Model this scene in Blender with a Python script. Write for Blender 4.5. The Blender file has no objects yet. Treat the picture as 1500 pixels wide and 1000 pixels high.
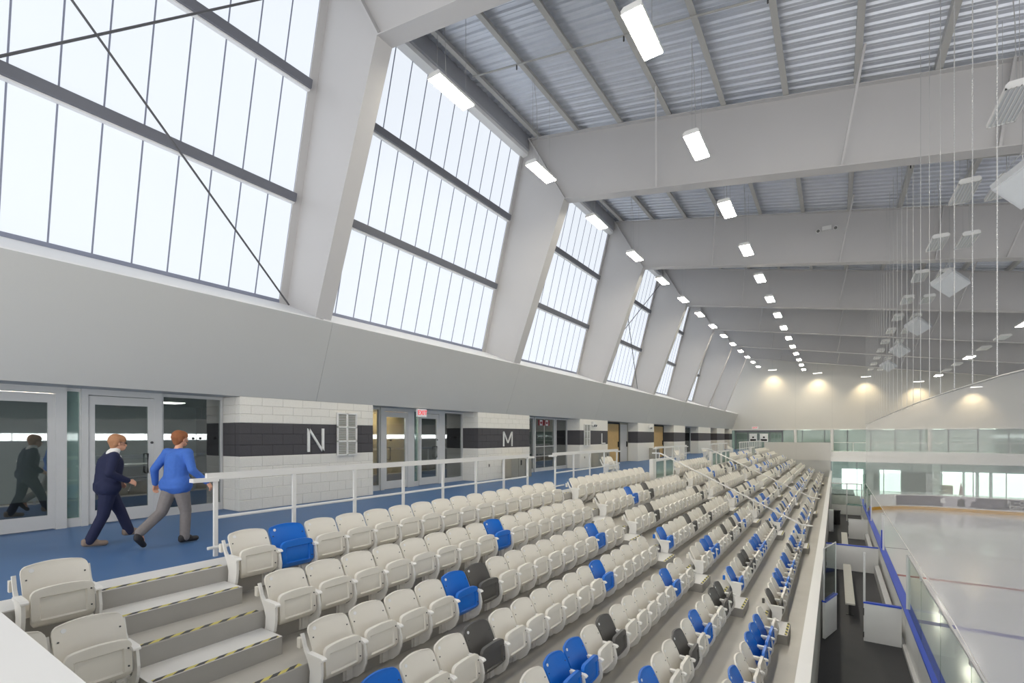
import bpy, math, random
from mathutils import Vector, Matrix, Euler
random.seed(7)
scene = bpy.context.scene
COL = scene.collection
PI = math.pi

# ------------------------------------------------------------------ camera
cam_d = bpy.data.cameras.new('camera'); cam = bpy.data.objects.new('camera', cam_d); COL.objects.link(cam)
cam_d.sensor_width = 36; cam_d.lens = 17.0; cam_d.shift_y = 138.5/1500; cam_d.clip_start = 0.05; cam_d.clip_end = 400
cam.location = (0, 0, 1.65); cam.rotation_euler = (PI/2, 0, math.atan(474/708.33))
scene.camera = cam
# ------------------------------------------------------------------ world, exposure
W = bpy.data.worlds.new('world'); scene.world = W; W.use_nodes = True
bg = W.node_tree.nodes['Background']; bg.inputs[0].default_value = (1.0, 0.985, 0.96, 1); bg.inputs[1].default_value = 2.5
vs = scene.view_settings
vs.view_transform = 'Standard'; vs.look = 'None'; vs.gamma = 1; vs.use_curve_mapping = False; vs.exposure = 0.14
WINDOW_LIGHT = 0.82      # radiance of the translucent daylight panels
LAMP_LIGHT = 72.0        # radiance of the lit luminaire lenses

# ------------------------------------------------------------------ materials
def srgb(c):
    return tuple(((v/255)/12.92 if v/255 <= 0.04045 else ((v/255+0.055)/1.055)**2.4) for v in c)
MATS = {}
def mat(name, rgb, rough=0.5, metal=0.0, var=0.06, scale=6.0, bump=0.0, emit=None, coat=0.0, spec=0.5):
    m = bpy.data.materials.new(name); m.use_nodes = True
    nt = m.node_tree; b = nt.nodes['Principled BSDF']; c = srgb(rgb)
    b.inputs['Roughness'].default_value = rough; b.inputs['Metallic'].default_value = metal
    b.inputs['Specular IOR Level'].default_value = spec
    if coat: b.inputs['Coat Weight'].default_value = coat
    tc = nt.nodes.new('ShaderNodeTexCoord'); no = nt.nodes.new('ShaderNodeTexNoise')
    no.inputs['Scale'].default_value = scale; no.inputs['Detail'].default_value = 4
    nt.links.new(tc.outputs['Object'], no.inputs['Vector'])
    mx = nt.nodes.new('ShaderNodeMix'); mx.data_type = 'RGBA'
    mx.inputs['A'].default_value = tuple(v*(1-var) for v in c)+(1,)
    mx.inputs['B'].default_value = tuple(min(1, v*(1+var)) for v in c)+(1,)
    nt.links.new(no.outputs['Fac'], mx.inputs['Factor']); nt.links.new(mx.outputs['Result'], b.inputs['Base Color'])
    if bump:
        bp = nt.nodes.new('ShaderNodeBump'); bp.inputs['Strength'].default_value = bump; bp.inputs['Distance'].default_value = 0.01
        nt.links.new(no.outputs['Fac'], bp.inputs['Height']); nt.links.new(bp.outputs['Normal'], b.inputs['Normal'])
    if emit:
        b.inputs['Emission Color'].default_value = emit[0]+(1,); b.inputs['Emission Strength'].default_value = emit[1]
    MATS[name] = m
    return m
def glass(name, tint, gloss=0.15, rough=0.02, body=0.0, bodycol=(1, 1, 1)):
    m = bpy.data.materials.new(name); m.use_nodes = True; nt = m.node_tree
    for n in list(nt.nodes): nt.nodes.remove(n)
    out = nt.nodes.new('ShaderNodeOutputMaterial'); tr = nt.nodes.new('ShaderNodeBsdfTransparent'); tr.inputs[0].default_value = tint+(1,)
    gl = nt.nodes.new('ShaderNodeBsdfGlossy'); gl.inputs['Roughness'].default_value = rough
    mx = nt.nodes.new('ShaderNodeMixShader'); mx.inputs[0].default_value = gloss
    nt.links.new(tr.outputs[0], mx.inputs[1]); nt.links.new(gl.outputs[0], mx.inputs[2])
    last = mx
    if body:
        df = nt.nodes.new('ShaderNodeBsdfDiffuse'); df.inputs[0].default_value = bodycol+(1,)
        m2 = nt.nodes.new('ShaderNodeMixShader'); m2.inputs[0].default_value = body
        nt.links.new(mx.outputs[0], m2.inputs[1]); nt.links.new(df.outputs[0], m2.inputs[2]); last = m2
    nt.links.new(last.outputs[0], out.inputs[0]); MATS[name] = m
    return m
mat('white_paint', (226, 225, 222), 0.45, var=0.02)
mat('bulkhead', (192, 192, 189), 0.6, var=0.02, scale=0.6)
mat('sill', (236, 236, 236), 0.5, var=0.01)
mat('steel', (196, 194, 193), 0.5, var=0.02, scale=1.5)
mat('purlin', (188, 187, 183), 0.45, var=0.03)
mat('deck', (212, 216, 224), 0.32, 0.3, var=0.10, scale=2.5)
mat('eaves', (176, 178, 184), 0.5, var=0.05)
mat('dark_frame', (112, 114, 122), 0.5, var=0.03)
mat('mullion', (142, 147, 166), 0.5, var=0.03)
mat('cable', (182, 182, 182), 0.4, 0.3)
mat('rod', (95, 95, 98), 0.5, 0.3)
mat('block_white', (232, 229, 221), 0.75, var=0.05, scale=30, bump=0.4)
mat('block_dark', (78, 76, 79), 0.8, var=0.10, scale=40, bump=0.5)
mat('mortar', (216, 213, 205), 0.9)
mat('mortar_dark', (66, 64, 67), 0.9)
mat('rubber_blue', (72, 108, 154), 0.45, var=0.06, scale=1.2)
mat('concrete', (188, 184, 176), 0.34, var=0.12, scale=1.7, bump=0.05)
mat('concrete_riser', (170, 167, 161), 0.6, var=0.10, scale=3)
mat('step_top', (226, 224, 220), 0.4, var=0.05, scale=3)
mat('rail_white', (232, 231, 228), 0.35, var=0.01)
mat('seat_cream', (232, 227, 216), 0.36, var=0.02, scale=9)
mat('seat_blue', (8, 108, 206), 0.34, var=0.04, scale=9)
mat('seat_charcoal', (88, 86, 83), 0.4, var=0.05, scale=9)
mat('seat_standard', (236, 234, 229), 0.36, var=0.02)
mat('bolt', (92, 92, 92), 0.35, 0.8)
mat('aluminium', (208, 208, 207), 0.36, 0.1, var=0.03)
mat('black', (22, 22, 24), 0.5)
mat('room_grey', (150, 161, 161), 0.8, var=0.05)
mat('room_dark', (52, 54, 58), 0.8, var=0.05)
mat('wood', (205, 170, 112), 0.5, var=0.12, scale=5)
mat('steel_panel', (176, 172, 160), 0.35, 0.6, var=0.05)
mat('exit_red', (214, 40, 50), 0.5, emit=((0.8, 0.03, 0.05), 0.8))
mat('flag_red', (150, 30, 36), 0.6)
mat('white_print', (240, 240, 240), 0.6)
mat('lamp_body', (226, 226, 224), 0.4)
mat('lamp_lens', (255, 250, 235), 0.5, emit=((1.0, 0.93, 0.78), LAMP_LIGHT))
mat('lamp_lens_side', (255, 250, 235), 0.5, emit=((1.0, 0.93, 0.78), LAMP_LIGHT*.62))
mat('lamp_cool', (255, 250, 240), 0.5, emit=((1.0, 0.96, 0.88), 5.0))
mat('lamp_off', (206, 210, 212), 0.3, var=0.03)
mat('speaker_grey', (204, 206, 209), 0.5)
mat('panel_light', (110, 114, 120), 0.5, var=0.0, emit=((0.87, 0.925, 1.0), WINDOW_LIGHT))
mat('daylight', (250, 255, 252), 0.5, var=0.0, emit=((0.93, 1.0, 0.97), 2.6))
mat('outdoors', (250, 255, 252), 0.5, var=0.0, emit=((0.95, 1.0, 0.99), 8.0))
mat('added_room_glow', (250, 245, 235), 0.5, var=0.0, emit=((1.0, 0.95, 0.86), 15.0))  # glow of the panels added to brighten back rooms and lobby
mat('end_wall', (208, 206, 201), 0.6, var=0.015, scale=0.7)
mat('white_board', (232, 232, 230), 0.3, var=0.02)
mat('board_blue', (44, 78, 196), 0.35, var=0.05)
mat('kick_yellow', (214, 164, 62), 0.4, var=0.05)
mat('advert_grey', (104, 98, 108), 0.6, var=0.25, scale=14)
mat('advert_pale', (196, 192, 200), 0.6, var=0.1, scale=5)
mat('advert_dark', (50, 48, 54), 0.6, var=0.15, scale=8)
mat('rubber_black', (58, 58, 60), 0.6, var=0.15, scale=2.5)
mat('ice', (226, 226, 232), 0.13, var=0.025, scale=0.5)
mat('ice_red', (178, 112, 116), 0.25)
mat('ice_blue', (118, 118, 176), 0.25)
mat('ice_grey', (150, 146, 152), 0.25)
mat('bench_wood', (216, 214, 204), 0.5)
mat('skin', (214, 160, 132), 0.5)
mat('hair_ginger', (142, 88, 54), 0.8, var=0.25, scale=60)
mat('hair_sandy', (172, 124, 90), 0.8, var=0.25, scale=60)
mat('cloth_navy', (28, 34, 66), 0.85, var=0.1, scale=25)
mat('cloth_blue', (62, 106, 188), 0.8, var=0.12, scale=20)
mat('cloth_grey', (128, 122, 120), 0.85, var=0.12, scale=25)
mat('cloth_white', (232, 230, 226), 0.8)
mat('shoe_dark', (44, 42, 44), 0.6)
mat('shoe_tan', (140, 122, 108), 0.6)
mat('yellow_item', (216, 190, 70), 0.5)
mat('orange_item', (220, 96, 60), 0.5)
glass('door_glass', (0.64, 0.69, 0.69), 0.24, 0.015)
glass('green_glass', (0.60, 0.74, 0.71), 0.12, 0.03, 0.25, (0.42, 0.58, 0.55))
glass('clear_glass', (0.83, 0.89, 0.86), 0.07, 0.02)
glass('rink_glass', (0.80, 0.84, 0.81), 0.07, 0.02)
glass('mezz_glass', (0.66, 0.78, 0.74), 0.08, 0.05, 0.30, (0.60, 0.70, 0.66))
# netting: fine white mesh seen as a veil
glass('netting', (1, 1, 1), 0.0, 0.5, 0.28, (0.86, 0.86, 0.88))
# hazard tape: yellow and black slanted dashes along the step edge
def hazard():
    m = mat('hazard_tape', (220, 200, 60), 0.6); nt = m.node_tree; b = nt.nodes['Principled BSDF']
    tc = nt.nodes.new('ShaderNodeTexCoord'); sx = nt.nodes.new('ShaderNodeSeparateXYZ'); nt.links.new(tc.outputs['Object'], sx.inputs[0])
    def M(op, a, bb):
        n = nt.nodes.new('ShaderNodeMath'); n.operation = op
        for i, v in enumerate((a, bb)):
            if isinstance(v, (int, float)): n.inputs[i].default_value = v
            else: nt.links.new(v, n.inputs[i])
        return n.outputs[0]
    t = M('FRACT', M('MULTIPLY', M('ADD', sx.outputs[1], M('MULTIPLY', sx.outputs[0], 1.4)), 5.4), 0)
    f = M('LESS_THAN', t, 0.5)
    mx = nt.nodes.new('ShaderNodeMix'); mx.data_type = 'RGBA'
    mx.inputs['A'].default_value = srgb((72, 72, 72))+(1,); mx.inputs['B'].default_value = srgb((212, 200, 112))+(1,)
    nt.links.new(f, mx.inputs['Factor']); nt.links.new(mx.outputs['Result'], b.inputs['Base Color'])
hazard()

# ------------------------------------------------------------------ mesh helpers
class MB:
    def __init__(s): s.v = []; s.f = []
    def add(s, vs, fs):
        n = len(s.v); s.v += [tuple(p) for p in vs]; s.f += [tuple(i+n for i in f) for f in fs]; return s
    def box(s, x0, x1, y0, y1, z0, z1):
        return s.add([(x0,y0,z0),(x1,y0,z0),(x1,y1,z0),(x0,y1,z0),(x0,y0,z1),(x1,y0,z1),(x1,y1,z1),(x0,y1,z1)],
                     [(0,3,2,1),(4,5,6,7),(0,1,5,4),(1,2,6,5),(2,3,7,6),(3,0,4,7)])
    def prism(s, poly, y0, y1):          # polygon in (x,z) extruded along y
        n = len(poly)
        a = sum(poly[i][0]*poly[(i+1)%n][1]-poly[(i+1)%n][0]*poly[i][1] for i in range(n))
        if a < 0: poly = poly[::-1]
        vs = [(x,y0,z) for x,z in poly]+[(x,y1,z) for x,z in poly]
        fs = [tuple(range(n)), tuple(range(2*n-1,n-1,-1))]+[(i,i+n,(i+1)%n+n,(i+1)%n) for i in range(n)]
        return s.add(vs, fs)
    def prismz(s, poly, z0, z1):         # polygon in (x,y) extruded along z
        n = len(poly)
        a = sum(poly[i][0]*poly[(i+1)%n][1]-poly[(i+1)%n][0]*poly[i][1] for i in range(n))
        if a < 0: poly = poly[::-1]
        vs = [(x,y,z0) for x,y in poly]+[(x,y,z1) for x,y in poly]
        fs = [tuple(range(n-1,-1,-1)), tuple(range(n,2*n))]+[(i,(i+1)%n,(i+1)%n+n,i+n) for i in range(n)]
        return s.add(vs, fs)
    def bar(s, p, q, w, h, up=(0,0,1)):  # rectangular bar from p to q, w across, h along up
        p = Vector(p); q = Vector(q); d = (q-p).normalized(); u = Vector(up); r = d.cross(u)
        if r.length < 1e-6: r = d.cross(Vector((0,1,0)))
        r.normalize(); u = r.cross(d); r *= w/2; u *= h/2
        vs = [c+a*r+b*u for c in (p,q) for a,b in ((-1,-1),(1,-1),(1,1),(-1,1))]
        return s.add(vs, [(0,1,2,3),(7,6,5,4),(0,4,5,1),(1,5,6,2),(2,6,7,3),(3,7,4,0)])
    def tube(s, pts, r, n=8):
        pts = [Vector(p) for p in pts]; rings = []
        for i, p in enumerate(pts):
            d = (pts[min(i+1,len(pts)-1)]-pts[max(i-1,0)]).normalized()
            a = d.cross(Vector((0,0,1)));
            if a.length < 1e-3: a = d.cross(Vector((1,0,0)))
            a.normalize(); b = d.cross(a)
            rings.append([p+(a*math.cos(2*PI*k/n)+b*math.sin(2*PI*k/n))*r for k in range(n)])
        vs = [v for R in rings for v in R]; fs = []
        for i in range(len(rings)-1):
            for k in range(n):
                fs.append((i*n+k, i*n+(k+1)%n, (i+1)*n+(k+1)%n, (i+1)*n+k))
        fs += [tuple(range(n))[::-1], tuple(range((len(rings)-1)*n, len(rings)*n))]
        return s.add(vs, fs)
    def disc(s, c, ax, r, t, n=12):
        c = Vector(c); ax = Vector(ax).normalized()
        return s.tube([c-ax*t/2, c+ax*t/2], r, n)
    def octa(s, c, r):
        x,y,z = c
        return s.add([(x+r,y,z),(x-r,y,z),(x,y+r,z),(x,y-r,z),(x,y,z+r*1.5),(x,y,z-r*1.5)],
                     [(0,2,4),(2,1,4),(1,3,4),(3,0,4),(2,0,5),(1,2,5),(3,1,5),(0,3,5)])
    def mesh(s, name, m=None, smooth=False):
        me = bpy.data.meshes.new(name); me.from_pydata(s.v, [], s.f); me.update()
        if m: me.materials.append(MATS[m])
        if smooth: me.shade_smooth()
        return me
def link(o, parent=None):
    COL.objects.link(o)
    if parent is not None:
        o.parent = parent
    return o
def inv(o, parent):      # part built in world coordinates under an Empty that has only a location
    o.matrix_parent_inverse = Matrix.Translation(-WORLD.get(parent.name, Vector((0,0,0))))
WORLD = {}
def obj(name, mb, m, parent=None, smooth=False, local=False):
    me = mb if isinstance(mb, bpy.types.Mesh) else mb.mesh(name, m, smooth)
    o = bpy.data.objects.new(name, me); link(o, parent)
    if parent is not None and not local: inv(o, parent)
    return o
def tag(o, label, cat, group=None):
    o['label'] = label; o['category'] = cat
    if group: o['group'] = group
    return o
def thing(name, label, cat, loc=(0,0,0), group=None):
    o = bpy.data.objects.new(name, None); COL.objects.link(o); o.location = loc
    o.empty_display_size = 0.1; WORLD[o.name] = Vector(loc)
    return tag(o, label, cat, group)
def struct(name, mb=None, m=None, label=None, loc=(0,0,0)):
    if mb is None:
        o = bpy.data.objects.new(name, None); COL.objects.link(o); o.location = loc; WORLD[o.name] = Vector(loc)
    else: o = obj(name, mb, m)
    o['kind'] = 'structure'
    if label: o['label'] = label
    return o
def text_mesh(s, size, depth=0.004):
    cu = bpy.data.curves.new('lettering', 'FONT'); cu.body = s; cu.size = size; cu.extrude = depth; cu.align_x = 'CENTER'; cu.align_y = 'CENTER'
    t = bpy.data.objects.new('lettering', cu); COL.objects.link(t)
    dg = bpy.context.evaluated_depsgraph_get(); me = bpy.data.meshes.new_from_object(t.evaluated_get(dg))
    bpy.data.objects.remove(t); return me
NTH = ['first','second','third','fourth','fifth','sixth','seventh','eighth','ninth','tenth','eleventh','twelfth','thirteenth','fourteenth','fifteenth','sixteenth','seventeenth','eighteenth']

# ------------------------------------------------------------------ key dimensions (metres, concourse floor z = 0)
BAY = 8.4; FY = [7.06+BAY*i for i in range(-1, 7)]      # portal frames -1.34 ... 57.46
YEND = 65.9; YB = -9.5
RX0, TREAD, RISE = -6.5, 0.868, 0.4065                   # first riser, row depth and rise
def riser(k): return RX0+TREAD*(k-1)
def rowz(k): return -RISE*k
ZICE = -4.0; ZBENCH = -3.95
def zb(x): return 10.07-0.168*(x+8.0)                    # rafter underside
def zt(x): return 10.834-0.2*x                           # rafter top, purlins above
def xw(z): return -11.65+0.252*(z-5.06)                  # sloping window plane

# ------------------------------------------------------------------ setting: floors
struct('floor', MB().box(-11.6, -6.95, YB, YEND, -0.3, 0.0), 'rubber_blue', 'blue rubber concourse floor')
struct('trim_1', MB().box(-6.95, RX0, YB, YEND, -0.3, 0.0), 'step_top', 'pale concrete edge strip along the blue floor')
stand = MB()
for k in range(1, 8):
    x0 = riser(k); x1 = riser(k+1) if k < 7 else -0.5
    stand.box(x0, x1, 0.3, 63.2, rowz(k)-0.35, rowz(k))
floor_stand = struct('floor_stand', stand, 'concrete', 'grey concrete terrace steps of the seating stand')
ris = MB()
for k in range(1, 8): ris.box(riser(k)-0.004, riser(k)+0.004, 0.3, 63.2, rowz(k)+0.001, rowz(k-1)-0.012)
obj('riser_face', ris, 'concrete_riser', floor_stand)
AISLES = [(1.83, 3.10), (11.92, 12.80), (21.62, 22.74), (31.58, 32.70), (41.56, 42.68), (51.56, 52.68)]
for a, (y0, y1) in enumerate(AISLES):
    st = struct('floor_steps_%d' % (a+1), label='concrete aisle steps with hazard strips')
    for k in range(0, 8):
        if k == 0:
            if a < 2: obj('hazard_strip', MB().box(RX0-0.06, RX0-0.005, y0+.03, y1-.03, 0.0, 0.004), 'hazard_tape', st)
            continue
        zt_ = rowz(k)+RISE/2; xs = riser(k); w = 0.43
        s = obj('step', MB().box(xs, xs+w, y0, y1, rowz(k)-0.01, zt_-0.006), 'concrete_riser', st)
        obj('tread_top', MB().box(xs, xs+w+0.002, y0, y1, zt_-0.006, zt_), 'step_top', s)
        obj('hazard_strip', MB().box(xs+w-0.055, xs+w-0.008, y0+.03, y1-.03, zt_, zt_+0.003), 'hazard_tape', s)
        if a < 2 and k < 7: obj('hazard_strip', MB().box(riser(k+1)-0.065, riser(k+1)-0.008, y0+.03, y1-.03, rowz(k), rowz(k)+0.003), 'hazard_tape', st)
# front parapet of the stand and wall down to the players' benches
pw = struct('wall_front', MB().box(-0.49, -0.34, 0.3, 63.0, -4.0, -2.16), 'concrete_riser', 'low wall along the front of the stand')
obj('coping', MB().box(-0.52, -0.32, 0.3, 63.0, -2.16, -2.10), 'rail_white', pw)
struct('floor_bench', MB().box(-0.34, 1.55, 2, 47, ZBENCH-0.2, ZBENCH), 'rubber_black', 'black rubber floor of the players benches')

# near-camera guard wall, lower left corner of the view
nw = struct('wall_near', MB().box(-6.3, 0.6, 0.15, 0.40, -3.3, 0.96), 'white_paint', 'white guard wall beside the camera platform')
obj('coping', MB().box(-6.33, 0.63, 0.12, 0.435, 0.96, 1.0), 'white_paint', nw)

# ------------------------------------------------------------------ setting: bulkhead, sill
bulk = struct('wall_bulkhead', label='grey sloping bulkhead above the glazed shopfronts')
joints = [YB]+[7.33+BAY*i for i in range(-1, 7)]+[YEND]
for a, b in zip(joints[:-1], joints[1:]):
    obj('panel', MB().prism([(-10.8,2.52),(-10.13,4.40),(-10.5,4.5),(-12.3,4.5),(-12.3,2.52)], a+.004, b-.004), 'bulkhead', bulk)
struct('trim_2', MB().prism([(-10.13,4.40),(-10.15,4.425),(-11.78,5.06),(-12.2,5.06),(-12.2,4.4)], YB, YEND), 'sill', 'white sloping window sill')
# eave beam closing the gap between window heads and roof
eave = struct('trim_3', MB().prism([(-9.98,12.2),(-9.55,12.36),(-9.62,12.98),(-10.3,13.1),(-10.5,12.4)], YB, YEND), 'eaves', 'grey eaves beam above the tall windows')
obj('head_strip', MB().prism([(-9.92,12.14),(-9.62,12.2),(-9.6,12.32),(-9.95,12.26)], YB, YEND), 'sill', eave)

# ------------------------------------------------------------------ setting: sloping translucent windows
tiers = [(5.08, 7.36), (7.54, 9.86), (10.04, 12.16)]
pane_mesh = {}
def pane(t):
    if t not in pane_mesh:
        z0, z1 = tiers[t]; w = 0.597
        pane_mesh[t] = MB().prism([(xw(z0),z0),(xw(z1),z1),(xw(z1)-.06,z1+.01),(xw(z0)-.06,z0+.01)], -w/2, w/2).mesh('pane', 'panel_light')
    return pane_mesh[t]
bounds = FY+[YEND]
for i in range(8):
    y0, y1 = bounds[i]+0.2, bounds[i+1]-0.2
    w = struct('window_%d' % (i+1), label='tall sloping window of white translucent panels')
    n = 13; p = (y1-y0)/n
    for t in range(3):
        for k in range(n):
            o = bpy.data.objects.new('pane', pane(t)); link(o, w); o.location = (0, y0+p*(k+.5), 0)
    mu = MB()
    for k in range(n+1):
        y = y0+p*k
        mu.prism([(xw(5.06)+.012,5.06),(xw(12.18)+.012,12.18),(xw(12.18)-.09,12.2),(xw(5.06)-.09,5.08)], y-.013, y+.013)
    obj('mullion', mu, 'mullion', w)
    for z in (7.45, 9.95):
        tr = obj('transom', MB().prism([(xw(z-.09)-.1,z-.09),(xw(z-.09)+.16,z-.09),(xw(z+.09)+.16,z+.09),(xw(z+.09)-.1,z+.09)], y0, y1), 'dark_frame', w)
        obj('transom_lit_strip', MB().prism([(xw(z-.11),z-.12),(xw(z-.11)+.10,z-.12),(xw(z-.09)+.10,z-.091),(xw(z-.09),z-.091)], y0, y1), 'sill', tr)  # white strip puts the window light under the transom into colour
    obj('bottom_rail', MB().prism([(xw(5.02)-.05,5.0),(xw(5.02)+.04,5.0),(xw(5.09)+.02,5.085),(xw(5.09)-.05,5.085)], y0, y1), 'mullion', w)
# closure behind the first window, out of view
struct('wall_left', MB().box(-12.3, -12.2, YB, YEND, 2.5, 5.1), 'bulkhead', 'outer wall behind the bulkhead')

# ------------------------------------------------------------------ setting: ceiling (purlins, corrugated sheets)
ceil = struct('ceiling', label='sloping roof of galvanised corrugated sheets on purlins')
XR = 28.0
px = -9.17
while px < XR:
    z = zt(px); obj('purlin', MB().box(px-.04, px+.04, YB, YEND, z, z+.2).box(px+.0402, px+.10, YB, YEND, z, z+.018), 'purlin', ceil)
    px += 1.6
prof = []
SW = BAY/9; rp = SW/3
for r in range(3):
    y = r*rp; prof += [(y+.0, 0.0), (y+.07, 0.0), (y+.10, -0.045), (y+.16, -0.045), (y+.19, 0.0), (y+.235, 0.0), (y+.245, -.012), (y+.262, -.012), (y+.272, 0.0)]
prof.append((SW, 0.0)); prof = [(min(y, SW-.004), z) for y, z in prof]
sh = MB(); xa, xb = -10.6, XR; n = len(prof)
sh.add([(xa, y, zt(xa)+.245+z) for y, z in prof]+[(xb, y, zt(xb)+.245+z) for y, z in prof], [(i, i+1, n+i+1, n+i) for i in range(n-1)])
sheet = sh.mesh('roof_sheet', 'deck')
y = YB-1.0
while y < YEND-.1:
    o = bpy.data.objects.new('roof_sheet', sheet); link(o, ceil); o.location = (0, y, 0); y += SW
obj('roof_backing', MB().prism([(xa-.2,zt(xa)+.33),(xb,zt(xb)+.29),(xb,zt(xb)+.4),(xa-.2,zt(xa)+.5)], YB-1, YEND), 'deck', ceil)

# ------------------------------------------------------------------ portal frames
WHICH = ['nearest', 'second', 'third', 'fourth', 'fifth', 'sixth', 'seventh', 'farthest']
for i, y in enumerate(FY):
    f = thing('portal_frame', 'pale grey steel portal frame, %s of the row counted from the camera' % WHICH[i] if i else 'pale grey steel portal frame standing left of the nearest window', 'steel frame', (-10.2, y, 4.4), 'steel portal frames')
    col = obj('column', MB().prism([(-10.13,4.42),(-8.0,10.07),(-9.52,12.74),(xw(12.5)-.02,12.6),(xw(4.98)-.04,4.98)], y-.012, y+.012), 'steel', f)
    obj('inner_flange', MB().bar((-10.13,y,4.44),(-8.0,y,10.07), .42, .025, (1,0,-.3)), 'steel', col)
    obj('outer_flange', MB().bar((xw(5.0)+.03,y,5.0),(xw(12.4)+.03,y,12.4), .42, .03, (1,0,-.3)), 'steel', col)
    obj('knee_plate', MB().bar((-8.0,y,10.07),(-9.5,y,12.72), .36, .05, (1,0,.5)), 'steel', f)
    raf = obj('rafter', MB().prism([(-8.0,10.07),(XR,zb(XR)),(XR,zt(XR)-.01),(-9.5,zt(-9.5)-.01)], y-.012, y+.012), 'steel', f)
    obj('bottom_flange', MB().bar((-8.0,y,10.07),(XR,y,zb(XR)), .42, .025), 'steel', raf)
    obj('top_flange', MB().bar((-9.5,y,zt(-9.5)-.02),(XR,y,zt(XR)-.02), .34, .02), 'steel', raf)
    obj('splice_plate', MB().bar((3.1,y,zb(3.1)),(3.35,y,zt(3.35)), .40, .05, (1,0,0)), 'steel', f)
    for xbr in (-4.75, 0.12, 5.0):
        obj('flange_brace', MB().bar((xbr,y-.1,zb(xbr)+.02),(xbr+.45,y-1.6,zt(xbr+.45)+.02), .05, .05), 'steel', f)

# cross bracing rods in front of the windows
def rods(y0, y1, where):
    for lab, a, b in (('falling', (-9.45,y0,11.9), (-11.2,y1,4.88)), ('rising', (-11.2,y0,4.88), (-9.45,y1,11.9))):
        tag(obj('bracing_rod', MB().tube([a, b], .021, 6), 'rod'), 'thin steel bracing rod %s to the right across %s' % (lab, where), 'rod', 'window bracing rods')
rods(-1.1, 6.85, 'the nearest tall window')
rods(FY[3]+.2, FY[4]-.2, 'the fourth tall window')
# sprinkler pipes under the roof
for i in range(5):
    y = 11.6+BAY*i
    pp = thing('sprinkler_pipe', 'thin pale pipe crossing under the purlins in the %s roof bay' % NTH[i], 'pipe', (-9, y, zt(-9)), 'sprinkler pipes under the roof')
    obj('pipe', MB().tube([(-9.2,y,zt(-9.2)-.06),(16,y,zt(16)-.06)], .024, 6), 'purlin', pp)
    for k in range(7): obj('sprinkler_head', MB().tube([(-7.6+3.2*k,y,zt(-7.6+3.2*k)-.2),(-7.6+3.2*k,y,zt(-7.6+3.2*k)-.06)], .02, 6), 'bolt', pp)

# ------------------------------------------------------------------ left wall: block piers
blk = {}
def block(dx, dy, dz, m):
    k = (round(dx,3), round(dy,3), round(dz,3), m)
    if k not in blk:
        b = .008
        mb = MB(); x, y, z = dx/2, dy/2, dz/2
        rings = [(-z, b), (-z+b, 0), (z-b, 0), (z, b)]
        vs = []
        for zz, ins in rings:
            vs += [(-x+ins,-y+ins,zz),(x-ins,-y+ins,zz),(x-ins,y-ins,zz),(-x+ins,y-ins,zz)]
        fs = [(3,2,1,0),(12,13,14,15)]
        for r in range(3):
            for c in range(4): fs.append((r*4+c, r*4+(c+1)%4, r*4+4+(c+1)%4, r*4+4+c))
        blk[k] = mb.add(vs, fs).mesh('block', m)
    return blk[k]
XP, XG = -10.8, -11.56
courses = [(i*.24, .24, 'block_white') for i in range(5)]+[(1.2+i*.2483, .2483, 'block_dark') for i in range(3)]+[(1.945+i*.192, .192, 'block_white') for i in range(3)]
PIERS = [(-3.0, 0.75), (5.46, 9.12), (13.92, 17.48), (22.35, 25.95), (31.0, 34.4), (39.5, 43.0), (47.9, 53.3), (56.6, 60.9), (64.0, 65.8)]
for n, (y0, y1) in enumerate(PIERS):
    w = struct('wall_pier_%d' % (n+1), label='painted block pier with a dark band')
    if n in (1, 2):
        obj('core', MB().box(XG-.05, XP-.012, y0+.012, y1-.002, 0, 1.2).box(XG-.05, XP-.012, y0+.012, y1-.002, 1.945, 2.53), 'mortar', w)
        obj('core', MB().box(XG-.05, XP-.012, y0+.012, y1-.002, 1.2, 1.945), 'mortar_dark', w)
        j = .006; L = .5
        for c, (z, h, m) in enumerate(courses):
            y = y0-(0.25 if c % 2 else 0)
            while y < y1-.01:
                a, b = max(y, y0), min(y+L, y1)
                if b-a > .03:
                    o = bpy.data.objects.new('block', block(.19, b-a-j, h-j, m)); link(o, w); o.location = (XP-.095, (a+b)/2, z+h/2)
                y += L
            x = XP-.19-(.25 if c % 2 else 0); xs = XP-.195
            while xs > XG+.02:
                e = max(xs-(.25 if c % 2 and xs > XP-.2 else .5), XG-.04)
                o = bpy.data.objects.new('block', block(xs-e-j, .19, h-j, m)); link(o, w); o.location = ((xs+e)/2, y0+.095, z+h/2)
                xs = e
    else:
        obj('lower_band', MB().box(XG-.05, XP, y0, y1, 0, 1.2), 'block_white', w)
        obj('dark_band', MB().box(XG-.05, XP, y0, y1, 1.2, 1.945), 'block_dark', w)
        obj('upper_band', MB().box(XG-.05, XP, y0, y1, 1.945, 2.53), 'block_white', w)
# rooms behind the glass
rooms = struct('wall_back_room', MB().box(-17.1, -17, YB, YEND, -0.1, 2.9), 'room_grey', 'grey wall of the rooms behind the glass')
struct('floor_back_room', MB().box(-17, -11.6, YB, YEND, -0.2, -0.02), 'room_dark', 'dark floor of the rooms behind the glass')
struct('ceiling_back_room', MB().box(-17, -11.6, YB, YEND, 2.56, 2.7), 'room_grey', 'ceiling of the rooms behind the glass')
for yy in (7.3, 15.6, 24.0, 33.0, 42, 50, 59):
    struct('wall_partition_%d' % int(yy), MB().box(-17, -11.62, yy-.06, yy+.06, -0.02, 2.56), 'room_dark', 'dark partition wall behind the glass')
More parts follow.
